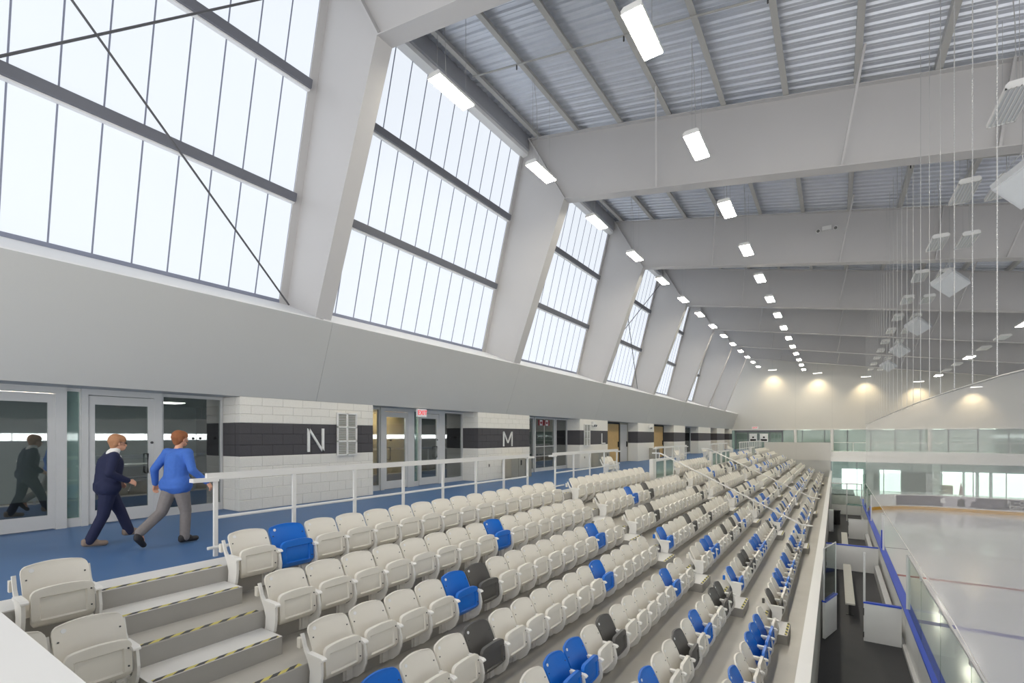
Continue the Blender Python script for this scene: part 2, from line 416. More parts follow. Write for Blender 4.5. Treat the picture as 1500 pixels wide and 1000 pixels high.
# opposite side of the hall: long wall with a ribbon window, seen as a reflection in the doors
ow = struct('wall_right', MB().box(27.6, 27.9, YB, YEND, -4.2, 1.3).box(27.6, 27.9, YB, YEND, 1.85, 6.2), 'room_grey', 'far side wall of the hall with a ribbon window')
for k in range(36):
    obj('ribbon_pane', MB().box(27.7, 27.75, YB+2.08*k, YB+2.08*k+1.98, 1.3, 1.85), 'outdoors', ow)

# glazed shopfronts
AL = 'aluminium'
def frame_rect(mb, x, y0, y1, z0, z1, w, d=.07, wb=None, wt=None):
    wb = wb or w; wt = wt or w
    mb.box(x-d/2, x+d/2, y0, y0+w, z0, z1); mb.box(x-d/2, x+d/2, y1-w, y1, z0, z1)
    mb.box(x-d/2, x+d/2, y0+w, y1-w, z0, z0+wb); mb.box(x-d/2, x+d/2, y0+w, y1-w, z1-wt, z1)
def door_leaf(n, y0, y1, x=XG+.05, z1=2.40, handle=None, label=None, stile=.10):
    d = struct('door_%d' % n, label=label or 'glass door leaf in a wide aluminium frame')
    mb = MB(); frame_rect(mb, x, y0, y1, 0.02, z1, stile, .06, .24, .16)
    obj('leaf_frame', mb, AL, d); obj('header', MB().box(x-.06, x+.05, y0, y1, z1+.012, 2.52), AL, d)
    obj('pane', MB().box(x-.008, x+.008, y0+stile, y1-stile, .26, z1-.16), 'door_glass', d)
    if handle is not None:
        h = MB().tube([(x+.03,handle,.92),(x+.1,handle,.92),(x+.1,handle,1.30),(x+.03,handle,1.30)], .017, 8)
        obj('handle', h, 'black', d); obj('lock', MB().disc((x+.035,handle+.09,1.52),(1,0,0),.025,.03), 'bolt', d)
    return d
def glazing(n, y0, y1, g='door_glass', x=XG, z0=0.0, z1=2.52, frame=.05, label=None, dots=None, sill=.16):
    d = struct('window_%d' % n, label=label or 'fixed glass panel beside the doors')
    mb = MB(); frame_rect(mb, x, y0, y1, z0, z1, frame, .1, sill, .06); obj('frame', mb, AL, d)
    obj('pane', MB().box(x-.008, x+.008, y0+frame, y1-frame, z0+sill, z1-.06), g, d)
    for yy in dots or []: obj('marker_dot', MB().disc((x+.012, yy, 1.60), (1,0,0), .028, .004, 10), 'black', d)
    return d
def post(n, y0, y1, x=XG+.02, d=.16):
    return struct('trim_%d' % n, MB().box(x-d/2, x+d/2, y0, y1, 0, 2.52), AL, 'aluminium door post')
# opening left of pier N
glazing(11, 0.76, 1.05); door_leaf(1, 1.05, 2.62, label='large glass door leaf at the left edge')
post(11, 2.62, 2.77); glazing(12, 2.77, 2.97, 'green_glass', frame=.012, label='narrow green glass sidelight'); post(12, 2.97, 3.07)
door_leaf(2, 3.07, 4.11, handle=3.98, label='glass door leaf with a black pull handle behind the walkers'); post(13, 4.11, 4.25)
glazing(13, 4.25, 5.45, dots=[4.86, 5.0, 5.16, 5.30], frame=.04, label='glass panel with marker dots beside the block pier')
# opening between piers N and M
glazing(14, 9.12, 9.98, frame=.03); post(14, 9.98, 10.12)
door_leaf(3, 10.12, 11.10, handle=10.30, label='glass door in front of pale wood panelling'); post(15, 11.10, 11.38)
glazing(15, 11.38, 11.63, 'green_glass', frame=.02, label='narrow green glass sidelight by the exit sign')
door_leaf(4, 11.63, 12.57, handle=12.40, label='dark glass door right of the exit sign'); post(16, 12.57, 12.87)
glazing(16, 12.87, 13.92, dots=[13.25, 13.42, 13.59, 13.76], frame=.04)
# opening between piers M and L
glazing(17, 17.48, 19.0); post(17, 19.0, 19.1)
gz = glazing(18, 19.1, 21.0, dots=[19.3+.16*k for k in range(11)], label='dark glass panel with two flag stickers')
obj('glazing_bar', MB().box(XG-.02, XG+.02, 20.02, 20.05, .1, 2.45).box(XG-.02, XG+.02, 19.12, 20.98, 1.14, 1.19).box(XG-.02, XG+.02, 19.12, 20.98, .70, .72), AL, gz)
post(18, 21.0, 21.08); glazing(19, 21.08, 22.34, dots=[21.2+.16*k for k in range(6)])
# opening right of pier L : wood panel, steel door
def plain_door(n, y0, y1, m, label, x=XG+.03):
    d = struct('door_%d' % n, label=label)
    mb = MB(); frame_rect(mb, x, y0, y1, 0, 2.5, .07, .14, .01, .1); obj('door_frame', mb, 'room_dark' if m == 'wood' else 'steel_panel', d)
    obj('leaf', MB().box(x-.03, x+.03, y0+.07, y1-.07, .01, 2.4), m, d)
    obj('handle', MB().box(x+.03, x+.10, y1-.24, y1-.18, .95, 1.3), 'black', d)
plain_door(5, 25.97, 29.5, 'wood', 'pale wood door in the recess right of the letter L')
plain_door(6, 29.55, 31.0, 'aluminium', 'pale grey steel door in the recess right of the letter L')
plain_door(7, 34.42, 39.0, 'wood', 'tan wood door in the second recess past the letter L')
glazing(21, 43.0, 47.9)
plain_door(8, 53.3, 56.6, 'wood', 'wood door near the far end of the concourse')
plain_door(9, 60.9, 64.0, 'wood', 'last wood door at the far end of the concourse')
struct('wall_wood_panel', MB().box(-12.45, -12.4, 8.9, 12.05, 0, 2.55), 'wood', 'pale wood panelling behind the glass doors')
# glowing ceiling panels added to brighten the rooms behind the glass
for k, (x, y) in enumerate(((-13.6, 2.6), (-14.5, 5.2), (-11.98, 10.6), (-14.5, 13.0), (-14.0, 19.6), (-14.0, 38.4), (-14, 45.5))):
    t = thing('added_ceiling_light', 'added flat light brightening the room behind the glass, %s from the left' % NTH[k], 'lamp', (x, y, 2.55), 'added lights behind the glass')
    obj('frame', MB().box(x-.32, x+.32, y-.62, y+.62, 2.52, 2.558), 'white_paint', t); obj('diffuser', MB().box(x-.29, x+.29, y-.59, y+.59, 2.508, 2.519), 'added_room_glow', t)
# things inside / on the wall
ct = thing('counter', 'dark reception counter seen through the glass door behind the walkers', 'counter', (-13.2, 4.4, -.02))
obj('body', MB().box(-13.6, -12.9, 3.5, 5.3, -.02, .98), 'black', ct); obj('countertop', MB().box(-13.65, -12.85, 3.45, 5.35, .98, 1.02), 'white_paint', ct)
def letter(ch, y, yw, z0, z1):
    s = .06; x0, x1 = XP-.01, XP+.035; mb = MB()
    def q(pts): 
        n = len(pts)
        if sum(pts[i][0]*pts[(i+1)%n][1]-pts[(i+1)%n][0]*pts[i][1] for i in range(n)) < 0: pts = pts[::-1]
        mb.add([(x1,a,b) for a,b in pts]+[(x0,a,b) for a,b in pts], [tuple(range(n)), tuple(range(2*n-1,n-1,-1))]+[(i,i+n,(i+1)%n+n,(i+1)%n) for i in range(n)])
    q([(y,z0),(y+s,z0),(y+s,z1),(y,z1)])
    if ch in 'NM': q([(y+yw-s,z0),(y+yw,z0),(y+yw,z1),(y+yw-s,z1)])
    if ch == 'N': q([(y,z1),(y+s,z1),(y+yw,z0),(y+yw-s,z0)])
    if ch == 'M':
        c = y+yw/2; q([(y,z1),(y+s,z1),(c+s/2,z0+.12),(c-s/2,z0+.12)]); q([(y+yw-s,z1),(y+yw,z1),(c+s/2,z0+.12),(c-s/2,z0+.12)])
    if ch == 'L': q([(y+s,z0),(y+yw,z0),(y+yw,z0+s),(y+s,z0+s)])
    tag(obj('letter_sign', mb, 'rail_white'), 'white capital letter %s mounted on the dark block band' % ch, 'sign', 'section letters')
letter('N', 7.08, .46, 1.26, 1.84); letter('M', 15.5, .64, 1.25, 1.83); letter('L', 25.06, .50, 1.22, 1.80)
def wall_grille(y0, y1, z0, z1, label, sub=True):
    g = thing('wall_grille', label, 'vent', (XP+.02, (y0+y1)/2, z0), 'wall vent grilles')
    mb = MB(); frame_rect(mb, XP+.03, y0, y1, z0, z1, .035, .05); ym = (y0+y1)/2
    mb.box(XP+.005, XP+.055, ym-.02, ym+.02, z0, z1)
    for f in (1/3, 2/3): mb.box(XP+.005, XP+.055, y0, y1, z0+(z1-z0)*f-.02, z0+(z1-z0)*f+.02)
    obj('frame', mb, 'rail_white', g); obj('backing', MB().box(XP-.005, XP+.012, y0, y1, z0, z1), 'steel_panel', g)
    nz = int((z1-z0)/.045)
    for k in range(nz): obj('slat', MB().bar((XP+.025,y0+.035,z0+.04+k*.045),(XP+.025,y1-.035,z0+.04+k*.045), .03, .008, (.5,0,1)), 'aluminium', g)
wall_grille(7.92, 8.54, 1.14, 2.26, 'tall white framed grille on the wall right of the letter N')
wall_grille(22.8, 23.5, 1.13, 2.27, 'narrow white grille on the wall left of the letter L')
def bins(y0, y1, label):
    b = thing('recycling_station', label, 'bin', (XP+.2, (y0+y1)/2, 0), 'recycling stations along the wall')
    obj('cabinet', MB().box(XP+.01, XP+.42, y0, y1, 0, .82), 'steel_panel', b)
    n = 3; w = (y1-y0)/n
    for k in range(n):
        d = obj('door', MB().box(XP+.42, XP+.435, y0+w*k+.012, y0+w*(k+1)-.012, .04, .79), 'steel_panel', b)
        if k: obj('slot', MB().box(XP+.434, XP+.440, y0+w*k+.16, y0+w*k+.24, .5, .70), 'black', d)
bins(15.45, 16.95, 'metal recycling cabinet under the letter M'); bins(23.7, 25.2, 'metal recycling cabinet under the letter L')
bins(33.3, 34.3, 'metal recycling cabinet on the pier past the grey steel door')
for yy, lab in ((14.6, 'small outlet plate on the white blocks left of the letter M cabinet'), (22.9, 'small outlet plate on the white blocks below the narrow grille')):
    o = thing('wall_outlet', lab, 'outlet', (XP+.01, yy, .55)); obj('plate', MB().box(XP-.002, XP+.008, yy-.04, yy+.04, .49, .61), 'steel_panel', o); obj('socket', MB().box(XP+.008, XP+.012, yy-.018, yy+.018, .52, .58), 'black', o)
ex = thing('exit_sign', 'lit exit sign hanging below the bulkhead between the glass doors', 'sign', (-10.74, 10.97, 2.52))
obj('housing', MB().box(-10.78, -10.70, 10.78, 11.16, 2.25, 2.49), 'white_print', ex)
te = obj('lettering', text_mesh('EXIT', .2), None, ex, local=True); te.data.materials.append(MATS['exit_red']); te.location = (.046, 0, -.15); te.rotation_euler = (PI/2, 0, PI/2)
for k, yy in enumerate((19.72, 20.26)):
    fl = thing('flag_sticker', 'red and white maple leaf flag sticker on the glass, %s' % ('left of two' if k == 0 else 'right of two'), 'flag', (XG+.02, yy, 2.28), 'flag stickers on the glass')
    obj('field', MB().box(XG+.012, XG+.016, yy-.25, yy+.25, 2.15, 2.41), 'white_print', fl)
    for s in (-1, 1): obj('red_bar', MB().box(XG+.016, XG+.020, yy+s*.19-.065, yy+s*.19+.065, 2.15, 2.41), 'flag_red', fl)
    lf = [(0,.10),(.02,.055),(.045,.07),(.04,.02),(.07,.045),(.075,.02),(.1,.02),(.08,-.01),(.085,-.02),(.04,-.05),(.045,-.065),(.008,-.06),(.008,-.1)]
    lf = lf+[(-a,b) for a,b in lf[::-1][:-1]]
    mbl = MB(); mbl.add([(XG+.019, yy+a, 2.28+b) for a, b in lf], [tuple(range(len(lf)))]); obj('maple_leaf', mbl, 'flag_red', fl)

def twin_lamp(x, y, z, label, ax):
    t = thing('emergency_light', label, 'emergency light', (x, y, z), 'emergency lights')
    obj('battery_box', MB().box(x-.05, x+.05, y-.16, y+.16, z-.06, z+.1) if ax == 'x' else MB().box(x-.16, x+.16, y-.05, y+.05, z-.06, z+.1), 'rail_white', t)
    for s in (-1, 1):
        c = (x+.06, y+s*.12, z-.1) if ax == 'x' else (x+s*.3, y-.08, z-.06)
        obj('lamp_head', MB().disc(c, (1,0,-.4) if ax == 'x' else (0,-1,-.5), .08, .1, 12), 'lamp_body', t)
        obj('lamp_face', MB().disc((c[0]+.055, c[1], c[2]-.02) if ax == 'x' else (c[0], c[1]-.055, c[2]-.025), (1,0,-.4) if ax == 'x' else (0,-1,-.5), .06, .02, 12), 'bolt', t)
twin_lamp(-10.75, 23.9, 2.32, 'twin headed emergency light high on the wall left of the letter L', 'x')
twin_lamp(-10.75, 33.3, 2.32, 'twin headed emergency light above the far recycling cabinet', 'x')
twin_lamp(-.3, FY[3]-.08, 10.2, 'twin headed emergency light on the web of a roof beam', 'y')

# ------------------------------------------------------------------ concourse railings
XRL = -7.09
def railing(y0, y1, step, label, pickets=False):
    r = thing('guard_railing', label, 'railing', (XRL, y0, 0), 'concourse guard railings')
    obj('top_rail', MB().box(XRL-.03, XRL+.03, y0-.12, y1, 1.055, 1.145), 'rail_white', r)
    obj('end_plate', MB().box(XRL-.06, XRL+.06, y0-.30, y0+.02, 1.03, 1.08).box(XRL-.06, XRL+.06, y1-.1, y1+.22, 1.03, 1.08), 'rail_white', r)
    obj('mid_rail', MB().tube([(XRL,y0,.53),(XRL,y1-.05,.53)], .022, 8), 'rail_white', r)
    obj('kick_rail', MB().tube([(XRL+.04,y0-.12,.13),(XRL+.04,y0+.5,.13)], .022, 8), 'rail_white', r)
    n = max(1, round((y1-y0)/step))
    for k in range(n+1):
        y = y0+(y1-y0-.05)*k/n
        obj('post', MB().box(XRL-.02, XRL+.02, y-.025, y+.025, 0, 1.06), 'rail_white', r)
    if pickets:
        for k in range(int((y1-y0)/.5)): obj('picket', MB().box(XRL-.01, XRL+.01, y0+.25+.5*k-.012, y0+.25+.5*k+.012, .1, 1.06), 'rail_white', r)
railing(3.26, 11.42, 1.16, 'white guard railing behind the top row nearest the walkers')
railing(12.95, 18.0, 1.25, 'white guard railing behind the top row past the letter M')
railing(22.9, 28.5, 1.3, 'white guard railing in front of the tan wood doors')
railing(35.2, 41.0, 1.3, 'white guard railing beside the paired glass gates')
railing(47.0, 62.0, 1.4, 'white picket guard railing at the far end of the concourse', True)

# glazed guard boxes at the wheelchair platforms
def gate(y0, y1, label):
    g = thing('glass_guard', label, 'glass guard', (-6.45, y0, -.3), 'glass guards at the platforms')
    x = -6.42
    mb = MB(); frame_rect(mb, x, y0, y1, -.38, .66, .10, .10, .22, .10); obj('frame', mb, 'rail_white', g)
    ym = (y0+y1)/2; obj('mullion', MB().box(x-.04, x+.04, ym-.12, ym+.12, -.16, .56), 'rail_white', g)
    for a, b in ((y0+.10, ym-.12), (ym+.12, y1-.10)): obj('pane', MB().box(x-.008, x+.008, a, b, -.16, .56), 'mezz_glass', g)
    obj('end_post', MB().box(x-.10, x+.06, y0-.35, y0-.001, -.38, .68), 'rail_white', g)
gate(20.5, 23.4, 'white framed glass guard at the end of the top row, nearest of three')
gate(32.0, 34.6, 'white framed glass guard by the concourse, left of the pair')
gate(35.0, 38.0, 'white framed glass guard by the concourse, right of the pair')
gate(48.9, 51.0, 'small white guard far along the concourse edge')
# sloping handrails down two aisles
def handrail(y, label):
    r = thing('aisle_handrail', label, 'handrail', (riser(2), y, rowz(1)), 'sloping aisle handrails')
    pts = [(-7.05,y,.86),(-6.68,y,.86),(-1.1,y,-1.84),(-.74,y,-1.86)]
    obj('rail', MB().tube(pts, .032, 8), 'rail_white', r)
    def zr(x): return .86+(x+6.68)*(-1.84-.86)/(-1.1+6.68)
    for x, zf in ((-6.72, -.02), (riser(3)+.2, rowz(3)+RISE/2), (riser(5)+.2, rowz(5)+RISE/2), (riser(7)+.2, rowz(7)+RISE/2)):
        obj('post', MB().tube([(x,y,zf),(x,y,zr(x))], .022, 8), 'rail_white', r)
handrail(22.2, 'white sloping handrail down the aisle beside the nearest glass guard')
handrail(32.2, 'white sloping handrail down the aisle by the paired glass guards')

# ------------------------------------------------------------------ stadium seats
PITCH = 0.545
def shell(hw, z0, z1, rc, xf, th, dish, us, ts, recess=0.0, low=0.0):
    """upright rounded plate: half width hw, from z0 to z1, top corner radius rc, xf(z) position, front faces +x"""
    mb = MB(); F = []; B = []; nu = len(us)-1; nv = len(ts)-1
    for j, t in enumerate(ts):
        z = z0+(z1-z0)*t; w = hw
        if z > z1-rc: w = hw-rc+math.sqrt(max(0, rc*rc-(z-(z1-rc))**2))
        if low and z < z0+low: w = hw-.03*(1-(z-z0)/low)
        rf = []; rb = []
        for u in us:
            y = u*w; top = (.016 if j == nv else .010 if j == nv-1 else 0)*(1-u*u)
            x = xf(z)+dish*u*u
            dep = 0
            if recess and abs(u) < .72 and .21 < t < .79: dep = recess-(.006 if abs(t-.5) < .06 else 0)
            rf.append((x-dep+th/2, y, z+top)); rb.append((x-th/2, y, z+top))
        F.append(rf); B.append(rb)
    n = nu+1; vs = [p for r in F for p in r]+[p for r in B for p in r]; off = n*(nv+1); fs = []
    for j in range(nv):
        for i in range(nu):
            a = j*n+i; fs.append((a,a+1,a+n+1,a+n)); fs.append((off+a,off+a+n,off+a+n+1,off+a+1))
    for j in range(nv):
        a = j*n; fs.append((a,a+n,off+a+n,off+a)); a += nu; fs.append((a,off+a,off+a+n,a+n))
    for i in range(nu):
        fs.append((i,off+i,off+i+1,i+1)); a = nv*n+i; fs.append((a,a+1,off+a+1,off+a))
    return mb.add(vs, fs)
def xback(z): t = (z-.34)/.45; return .085-.205*t+.02*math.sin(t*PI)
def xpan(z): t = (z-.24)/.37; return .245-.03*t-.07*max(0, .25-t)*4*max(0, .25-t)*4
US = [-1,-.96,-.75,-.70,-.35,0,.35,.70,.75,.96,1]
back_mb = shell(.256, .33, .785, .07, xback, .028, .030, US, [0,.15,.3,.45,.6,.75,.85,.91,.955,.985,1])
pan_mb = shell(.236, .235, .60, .065, xpan, .045, -.010, US, [0,.05,.12,.20,.235,.45,.5,.55,.765,.80,.86,.92,.97,1], .024, .05)
for _m in (back_mb, pan_mb): _m.v = [(a, b-.012, c) for a, b, c in _m.v]
YA = PITCH/2-.03
t_poly = [(-.115,.70),(-.085,.71),(-.03,.57),(.02,.515),(.24,.515),(.245,.49),(.262,.44),(.285,.34),(.275,.25),(.22,.14),(.12,.06),(.004,.03),(.004,.17),(.07,.17),(.15,.22),(.19,.29),(.19,.40),(.17,.46),(.04,.46),(-.02,.50),(-.07,.58)]
e_poly = [(-.12,.70),(-.085,.71),(-.03,.58),(.03,.515),(.25,.515),(.262,.44),(.262,.33),(.235,.2),(.15,.07),(.03,.0),(.004,.02),(.004,.12),(.05,.22),(.06,.34),(.02,.44),(-.05,.54)]
def arm_shape(poly, y, th):
    yp = y+.018 if y > 0 else y
    mb = MB().prism(poly, yp-th/2, yp+th/2)
    mb.prism([(.0,.515),(.03,.535),(.27,.53),(.30,.515),(.305,.50),(.285,.492),(.02,.50)], y-.03, y+.03)
    return mb
arm_mb = arm_shape(t_poly, YA, .024)
brk_mb = MB().box(.004, .05, YA-.08, YA+.028, .03, .19).box(.004,.02,YA-.10,YA+.029,.02,.20).disc((.052,YA-.06,.07),(1,0,0),.012,.008,8).disc((.052,YA-.03,.15),(1,0,0),.012,.008,8)
end_mb = arm_shape(e_poly, -PITCH/2-.03, .03)
bolt_mb = MB().disc((.15,-PITCH/2-.048,.17),(0,1,0),.026,.012,14)
plate_mb = MB().box(-.155,-.10,-PITCH/2-.06,-PITCH/2-.03,.55,.66)
def smooth_mesh(mb, n, m):
    me = mb.mesh(n, m); me.shade_smooth()
    try: me.set_sharp_from_angle(angle=math.radians(40))
    except Exception: pass
    return me
ME = {}
for c in ('cream', 'blue', 'charcoal'):
    ME['back', c] = smooth_mesh(back_mb, 'backrest', 'seat_'+c); ME['pan', c] = smooth_mesh(pan_mb, 'seat_pan', 'seat_'+c)
    ME['plate', c] = plate_mb.mesh('row_plate', 'seat_'+c)
ME['arm'] = arm_mb.mesh('arm_standard', 'seat_standard'); ME['brk'] = brk_mb.mesh('riser_bracket', 'seat_standard')
ME['end'] = end_mb.mesh('end_standard', 'seat_standard'); ME['bolt'] = bolt_mb.mesh('bolt', 'bolt')
ME['num'] = MB().disc((xback(.735)+.033,-.185,.735),(1,0,.35),.02,.006,12).mesh('number_disc', 'white_print')
ME['rivet'] = MB().disc((xback(.66)+.042,-.232,.66),(1,0,.3),.008,.006,8).disc((xback(.66)+.042,.208,.66),(1,0,.3),.008,.006,8).disc((xpan(.52)+.012,.195,.52),(1,0,0),.008,.02,8).disc((xpan(.36)+.012,.195,.36),(1,0,0),.008,.02,8).mesh('rivet', 'bolt')
COLOURS = {
 'B': {1:{1:'blue'}, 2:{8:'blue'}, 3:{4:'blue',5:'charcoal',13:'blue'}, 4:{0:'blue',3:'charcoal',10:'blue'}, 5:{4:'blue',5:'blue',7:'charcoal',13:'blue'}, 6:{6:'blue',9:'charcoal',11:'blue',14:'charcoal',15:'charcoal'}, 7:{9:'blue',12:'blue',13:'blue',14:'blue'}},
 'C': {2:{4:'blue',7:'charcoal'}, 3:{3:'charcoal',14:'charcoal'}, 4:{0:'blue',5:'charcoal',9:'charcoal'}, 5:{2:'blue',3:'blue',7:'charcoal',10:'charcoal',12:'blue'}, 6:{0:'blue',3:'charcoal',4:'charcoal',7:'blue',8:'blue',9:'blue',15:'charcoal'}, 7:{0:'charcoal',3:'blue',4:'blue',7:'blue',8:'blue',11:'charcoal',13:'blue',14:'blue'}},
 'D': {2:{8:'blue',14:'charcoal'}, 3:{4:'charcoal'}, 4:{1:'blue',4:'charcoal',8:'charcoal',11:'blue'}, 5:{1:'charcoal',4:'blue',7:'blue',8:'blue',12:'charcoal'}, 6:{0:'blue',1:'blue',4:'blue',7:'charcoal',9:'blue',12:'charcoal'}, 7:{0:'blue',1:'blue',4:'charcoal',7:'blue',8:'blue',11:'blue',14:'charcoal'}},
}
BLOCK = {'A': 'left of the nearest stairs', 'B': 'first block right of nearest stairs', 'C': 'second block from the near stairs', 'D': 'third block from the near stairs'}
CNAME = {'cream': 'cream', 'blue': 'bright blue', 'charcoal': 'charcoal grey'}
def child(mesh, name, parent):
    o = bpy.data.objects.new(name, mesh); COL.objects.link(o); o.parent = parent; return o
def seat(sec, k, i, y, c, first, near):
    e = bpy.data.objects.new('stadium_seat', None); COL.objects.link(e); e.location = (riser(k), y, rowz(k)); e.empty_display_size = .1
    tag(e, '%s folding seat, %s from left, %s row, %s' % (CNAME[c], NTH[i], 'top' if k == 1 else NTH[k-1], BLOCK[sec]), 'seat', 'folding stadium seats')
    b = child(ME['back', c], 'backrest', e); child(ME['pan', c], 'seat_pan', e); child(ME['arm'], 'arm_standard', e); child(ME['brk'], 'riser_bracket', e)
    if near:
        child(ME['num'], 'number_disc', b); child(ME['rivet'], 'rivets', b)['kind'] = 'stuff'
    if first:
        en = child(ME['end'], 'end_standard', e); child(ME['bolt'], 'bolt', en); child(ME['plate', c], 'row_plate', en)
def sections():
    for sec, y0 in (('B', 3.16), ('C', 12.86), ('D', 22.80), ('E', 32.76), ('F', 42.74), ('G', 52.74)):
        for k in range(1, 8):
            i0, n = 0, 16
            if k == 1: i0, n = {'B': (0,16), 'C': (0,12), 'D': (2,15), 'E': (10,16), 'F': (0,10), 'G': (0,16)}[sec]
            for i in range(i0, n):
                yield sec, k, i-i0, y0+PITCH*(i+.5), i == i0, i
far = {'cream': MB(), 'blue': MB(), 'charcoal': MB(), 'std': MB()}
def addto(dst, src, off):
    n = len(dst.v); dst.v += [(a+off[0], b+off[1], c+off[2]) for a, b, c in src.v]; dst.f += [tuple(i+n for i in f) for f in src.f]
for sec, k, i, y, first, ii in sections():
    if sec in COLOURS:
        seat(sec, k, i, y, COLOURS[sec].get(k, {}).get(ii, 'cream'), first, sec == 'B')
    else:
        r = random.random(); p = .03+.035*k
        c = 'blue' if r < p*.55 else ('charcoal' if r < p else 'cream'); off = (riser(k), y, rowz(k))
        addto(far[c], back_mb, off); addto(far[c], pan_mb, off); addto(far['std'], arm_mb, off); addto(far['std'], brk_mb, off)
        if first: addto(far['std'], end_mb, off)
for k, i, y in ((1, 0, 1.505), (2, 0, .99), (2, 1, 1.535)):
    seat('A', k, i, y, 'cream', i == 0, True)
fm = bpy.data.meshes.new('distant_seats'); V = []; Fc = []; mi = []
for j, key in enumerate(('cream', 'blue', 'charcoal', 'std')):
    n = len(V); V += far[key].v; Fc += [tuple(q+n for q in f) for f in far[key].f]; mi += [j]*len(far[key].f)
fm.from_pydata(V, [], Fc); fm.update()
for m in ('seat_cream', 'seat_blue', 'seat_charcoal', 'seat_standard'): fm.materials.append(MATS[m])
fm.polygons.foreach_set('material_index', mi); fm.shade_smooth()
try: fm.set_sharp_from_angle(angle=math.radians(40))
except Exception: pass
ds = bpy.data.objects.new('distant_seats', fm); COL.objects.link(ds)
tag(ds, 'rows of tiny folding seats in the distant blocks of the stand', 'seats'); ds['kind'] = 'stuff'
# companion seats on the concourse (pairs on a floor beam)
for y, w in ((18.9, 'behind the end of the second railing'), (29.6, 'past the wood door railing'), (36.6, 'beside the paired glass guards'), (46.2, 'near the far picket railing')):
    t = thing('companion_seats', 'pair of cream seats standing on the blue concourse %s' % w, 'seats', (-7.85, y, 0), 'paired seats on the concourse')
    for s in (-1, 1):
        for nm, key in (('backrest', ('back','cream')), ('seat_pan', ('pan','cream')), ('arm_standard', 'arm')):
            o = child(ME[key], nm, t); o.location = (0, s*PITCH/2, 0)
    for nm, key in (('end_standard', 'end'),):
        o = child(ME[key], nm, t); o.location = (0, -PITCH/2, 0)
    o = obj('floor_beam', MB().box(.0,.2,-.55,.55,0,.05).box(.05,.12,-.5,-.4,.04,.2).box(.05,.12,.4,.5,.04,.2), 'seat_standard', t, local=True)

# ------------------------------------------------------------------ luminaires
def lamp(x, y, z, label, group, lens='lamp_lens', tilt=0.0, w=.38, l=1.26, roofdrop=True, louvres=False):
    t = thing('pendant_luminaire', label, 'lamp', (x, y, z), group)
    t.rotation_euler = (0, tilt, 0)
    hw, hl = w/2, l/2
    mb = MB(); b = [(-hw,0),(hw,0),(hw,.06),(hw-.05,.11),(-hw+.05,.11),(-hw,.06)]
    mb.prism(b, -hl, hl); obj('housing', mb, 'lamp_body', t, local=True)
    obj('lens', MB().box(-hw+.02, hw-.02, -hl+.02, hl-.02, -.012, -.001), lens, t, local=True)
    if louvres:
        lv = obj('louvre_grid', MB().box(-hw, -hw+.025, -hl, hl, -.03, 0).box(hw-.025, hw, -hl, hl, -.03, 0).box(-hw, hw, -hl, -hl+.025, -.03, 0).box(-hw, hw, hl-.025, hl, -.03, 0), 'lamp_body', t, local=True)
        for k in range(5): obj('louvre', MB().box(-hw+.08+k*(w-.16)/4-.008, -hw+.08+k*(w-.16)/4+.008, -hl, hl, -.03, -.01), 'lamp_body', lv, local=True)
    top = zt(x)-z+.0
    for s in (-1, 1):
        obj('suspension_cable', MB().tube([(0, s*hl*.8, .1), (0, s*hl*.8, top)], .005, 5), 'cable', t, local=True)
    obj('power_cord', MB().tube([(0, -.2, .11), (.03, -.25, .3), (.0, -.28, .7*top), (-.05, -.35, top)], .008, 5), 'cable', t, local=True)
    return t
for k in range(14):
    y = 8.65+4.15*k
    if y < 64: lamp(-7.48, y, 9.7, 'lit white pendant lamp in the row along the windows, %s from the camera' % NTH[k], 'lamps along the window side', 'lamp_lens_side')
for k in range(14):
    y = 8.70+4.13*k
    if y < 64: lamp(-2.93, y, 9.0, 'lit white pendant lamp in the row over the seats, %s from the camera' % NTH[k], 'lamps over the seats')
for k in range(12):
    y = 13.45+4.15*k
    lamp(2.88, y, 8.2, 'unlit louvred pendant lamp above the rink edge, left line, %s from the camera' % NTH[k], 'unlit lamps over the rink edge', 'lamp_off', louvres=True, w=.44, l=1.4)
    if k: lamp(3.62, y, 8.12, 'unlit louvred pendant lamp above the rink edge, right line, %s from the camera' % NTH[k-1], 'unlit lamps over the rink edge', 'lamp_off', louvres=True, w=.44, l=1.4)
for k in range(7):
    lit = k in (0, 3, 6)
    lamp(7.85, 34.1+4.1*k, 7.2, '%s pendant lamp over the ice, %s from the camera' % ('lit' if lit else 'unlit', NTH[k]), 'lamps over the ice', 'lamp_lens' if lit else 'lamp_off', w=.5, l=1.4)
# loudspeakers over the rink edge
for k in range(5):
    y = 15.1+8.3*k; x = 3.45; z = 7.2
    t = thing('loudspeaker', 'boxy pale grey loudspeaker hanging tilted over the rink edge, %s from the camera' % NTH[k], 'loudspeaker', (x, y, z), 'hanging loudspeakers')
    R = Euler((math.radians(-32), math.radians(28), math.radians(40))).to_matrix()
    def rb(x0,x1,y0,y1,z0,z1):
        m = MB().box(x0,x1,y0,y1,z0,z1); m.v = [tuple(R@Vector(v)) for v in m.v]; return m
    obj('cabinet', rb(-.42,.42,-.36,.36,-.12,.12), 'speaker_grey', t, local=True)
    obj('grille', rb(-.39,.39,-.33,.33,-.135,-.12), 'lamp_off', t, local=True)
    obj('front_port', rb(-.40,.40,-.375,-.36,-.09,.09), 'lamp_off', t, local=True)
    c1 = R@Vector((-.4,.3,.12)); c2 = R@Vector((.4,.3,.12)); top = (0, .1, zt(x)-z)
    obj('hanging_wire', MB().tube([c1, (0,.1,.75)], .008, 5).tube([c2, (0,.1,.75)], .008, 5).tube([(0,.1,.75), top], .01, 5), 'cable', t, local=True)
